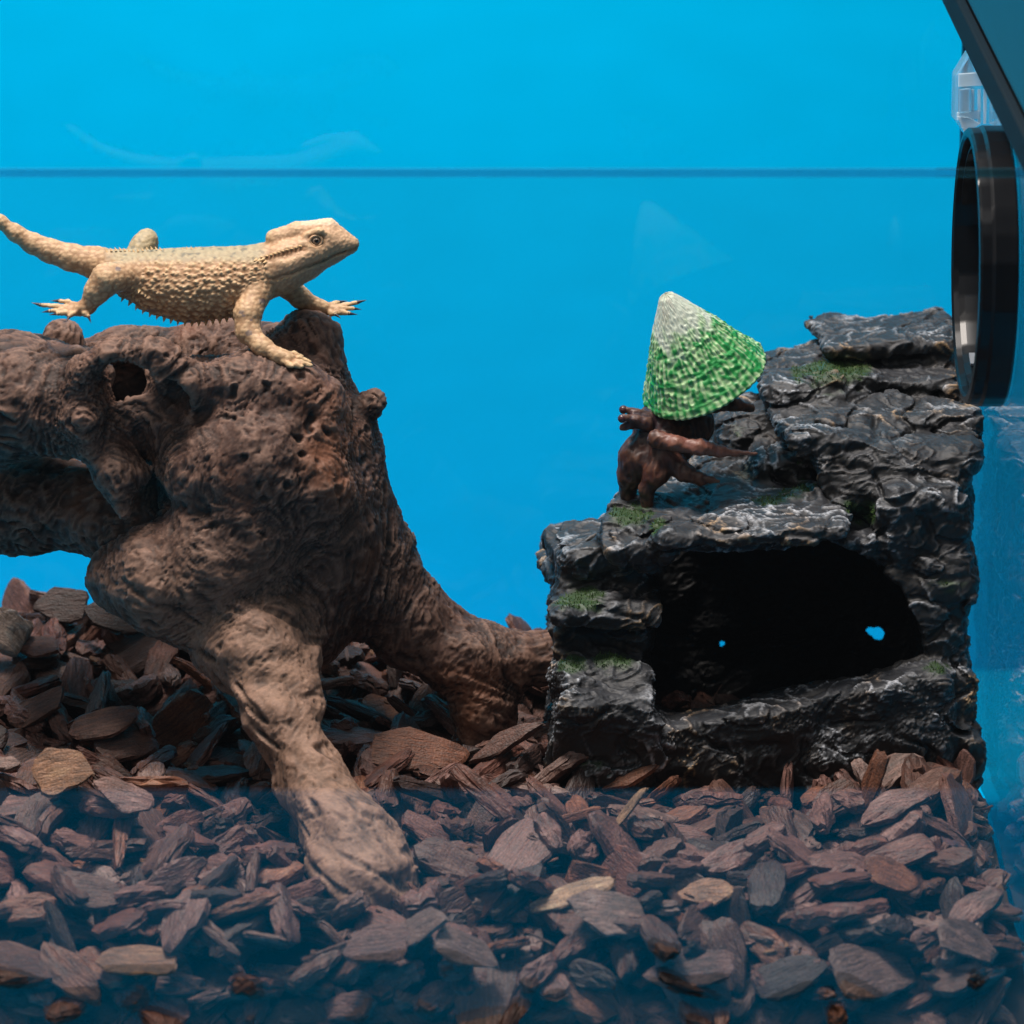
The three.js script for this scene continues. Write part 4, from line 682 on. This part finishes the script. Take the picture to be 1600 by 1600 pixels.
// ---------------------------------------------------------------- hermit crab with the green shell
{
  const CZ = -0.205, crab = new THREE.Group();
  const base = V3(...P(1101, 592, CZ + 0.004)), apex = V3(...P(1038, 456, CZ + 0.018)), axis = apex.clone().sub(base), len = axis.length(), R = 104 * S(CZ);
  const nu = 260, nv = 150, pos = [], col = [], idx = [];
  const profile = (v) => v < 1 ? R * (0.055 + 0.945 * Math.pow(v, 0.92)) : R;
  for (let j = 0; j <= nv; j++) for (let i = 0; i <= nu; i++) {
    const v = j / nv, a = i / nu * Math.PI * 2, under = v > 0.93 ? (v - 0.93) / 0.07 : 0, vv = Math.min(1, v / 0.93);
    const turn = vv * 4.6 - i / nu, coil = turn - Math.floor(turn);                       // rows of beads that climb as one spiral
    const n = Math.round(26), ribs = 0.5 + 0.5 * Math.cos(a * 52 + (1.5 + 9 * (1 - vv)) * pn(Math.cos(a) * 2, vv * 5, Math.sin(a) * 2)), bead = Math.pow(ribs, 0.8) * clamp(0.75 + 0.9 * pn(Math.cos(a) * 5 + 3, vv * 12, Math.sin(a) * 5), 0.2, 1.2) * (0.45 + 0.55 * Math.sin(Math.PI * coil)), m = pn(Math.cos(a) * 3, vv * 9, Math.sin(a) * 3), m2 = pn(Math.cos(a) * 9, vv * 26, Math.sin(a) * 9);
    let r = profile(vv) * (1 + 0.05 * pn(Math.cos(a) * 1.3, vv * 2.4, Math.sin(a) * 1.3)) + smooth(0.12, 0.55, vv) * (0.00075 * bead * smooth(-0.4, 0.2, m + 0.2) + 0.00035 * smooth(0.25, 0, coil) + 0.0004 * m2);
    let h = len * (1 - vv) + 0.0005 * m2; if (vv < 0.08) h -= len * 0.02 * (1 - vv / 0.08) * (1 - vv / 0.08);
    if (under) { r *= 1 - 0.55 * under * under; h = -0.002 * Math.sin(under * 3.14) + 0.012 * under * under * under; }
    if (vv < 0.05) r *= Math.sqrt(vv / 0.05);
    pos.push(r * Math.cos(a), h, r * Math.sin(a));
    const green = smooth(0.26, 0.56, vv + 0.26 * m), groove = clamp(1 - bead * 1.15 + 0.5 * m2 - 0.35 * smooth(0.05, 0.45, m), 0, 1), splash = smooth(0.12, 0.3, pn(Math.cos(a) * 4 + 9, vv * 8, Math.sin(a) * 4) + 0.25 * m2);
    let c = mix3([0.54, 0.60, 0.50], [0.42, 0.60, 0.32], green);
    c = mix3(c, mix3([0.02, 0.29, 0.06], [0.008, 0.19, 0.04], clamp(0.5 + m2, 0, 1)), clamp(green * (1.25 * groove + 0.75 * splash) - 0.12, 0, 1));
    c = mix3(c, [0.5, 0.43, 0.36], 0.35 * smooth(0.35, 0.1, vv) * smooth(-0.1, 0.4, m)); if (under > 0.5) c = [0.08, 0.1, 0.06];
    col.push(...c);
  }
  for (let j = 0; j < nv; j++) for (let i = 0; i < nu; i++) { const a = j * (nu + 1) + i, b = a + 1, c = a + nu + 1, d = c + 1; idx.push(a, b, c, b, d, c); }
  const g = new THREE.BufferGeometry(); g.setAttribute('position', new THREE.Float32BufferAttribute(pos, 3)); g.setAttribute('color', new THREE.Float32BufferAttribute(col, 3)); g.setIndex(idx); g.computeVertexNormals();
  g.applyQuaternion(new THREE.Quaternion().setFromUnitVectors(V3(0, 1, 0), axis.clone().normalize())).translate(base.x, base.y, base.z);
  part(crab, 'shell', g, std({ vertexColors: true, roughness: 0.5 }), 'cone shaped pale green and white ribbed shell');
  const cz = CZ + 0.008;
  const limbs = [
    ...chain([[1040, 655, cz - 0.004, 34], [1085, 660, cz - 0.006, 30]], 0.006), ...chain([[1020, 668, cz - 0.002, 30], [1050, 690, cz, 34], [1085, 672, cz - 0.006, 22]], 0.006),
    ...chain([[1020, 690, cz, 33], [999, 718, cz + 0.002, 34], [986, 742, cz + 0.002, 22], [980, 768, cz, 12], [985, 806, cz - 0.001, 8]], 0.002),
    ...chain([[1034, 708, cz + 0.008, 24], [1026, 738, cz + 0.011, 21], [1010, 764, cz + 0.010, 12], [1013, 800, cz + 0.008, 9]], 0.0016),
    ...chain([[1044, 716, cz + 0.008, 22], [1070, 738, cz + 0.011, 15], [1095, 748, cz + 0.013, 9], [1122, 752, cz + 0.015, 4]], 0.0016),
    ...chain([[1026, 686, cz + 0.014, 15], [1056, 693, cz + 0.018, 12.5], [1064, 695, cz + 0.018, 10.5], [1092, 699, cz + 0.019, 13], [1125, 705, cz + 0.016, 9], [1150, 708, cz + 0.015, 5], [1182, 709, cz + 0.014, 3.5]], 0.0014),
    ...chain([[1080, 645, cz - 0.012, 10], [1120, 634, cz - 0.016, 8], [1150, 632, cz - 0.018, 9], [1172, 638, cz - 0.02, 7]], 0.003),
    ...chain([[1010, 655, cz + 0.004, 14], [992, 646, cz + 0.006, 7.5], [978, 640, cz + 0.006, 5.5]], 0.002), ...chain([[1010, 662, cz + 0.008, 12], [992, 656, cz + 0.010, 6], [976, 652, cz + 0.011, 5]], 0.002), ...chain([[1000, 662, cz + 0.006, 8], [984, 664, cz + 0.008, 6], [973, 668, cz + 0.009, 5]], 0.002),
  ];
  const net = surfaceNet((x, y, z) => union(limbs, x, y, z), [P(950, 0, cz)[0], P(0, 828, cz)[1], cz - 0.03], [P(1192, 0, cz)[0], P(0, 606, cz)[1], cz + 0.032], 0.0006, 0.0015);
  const geo = skin(net, (x, y, z) => 0.0007 * fbm(x * 190, y * 190, z * 190, 3) + 0.0005 * (ridge(x * 330, y * 160, z * 330) - 0.6), (x, y, z, nx, ny, nz, rel) => {
    const [px, py] = project(x, y, z), mid = fbm(x * 140, y * 140, z * 140, 3), fine = pn(x * 1500, y * 1500, z * 1500);
    let c = mix3([0.012, 0.005, 0.005], [0.07, 0.017, 0.008], clamp(0.45 + mid, 0, 1));
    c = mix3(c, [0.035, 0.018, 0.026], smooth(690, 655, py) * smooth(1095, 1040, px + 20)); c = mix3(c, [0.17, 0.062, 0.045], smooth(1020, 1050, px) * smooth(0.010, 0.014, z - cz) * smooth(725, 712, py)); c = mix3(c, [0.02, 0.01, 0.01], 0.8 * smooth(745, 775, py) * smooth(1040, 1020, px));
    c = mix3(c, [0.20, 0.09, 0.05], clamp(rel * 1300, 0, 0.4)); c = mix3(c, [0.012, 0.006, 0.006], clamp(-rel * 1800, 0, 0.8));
    const f = 1 + 0.25 * fine; return [c[0] * f, c[1] * f, c[2] * f];
  }, 7);
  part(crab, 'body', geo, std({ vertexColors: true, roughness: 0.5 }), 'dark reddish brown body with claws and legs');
  const eyeMat = std({ color: rgb(0.06, 0.025, 0.03), roughness: 0.25 });
  for (const [x, y, z] of [[974, 640, cz + 0.006], [972, 654, cz + 0.011]]) part(crab, 'eye', new THREE.SphereGeometry(7 * S(cz), 20, 16).translate(...P(x, y, z)), eyeMat);
  add(crab, 'hermit_crab_figurine', 'toy hermit crab under a pale green cone shell climbing the rock hide', 'toy crab');
}
renderer.render(scene, camera);
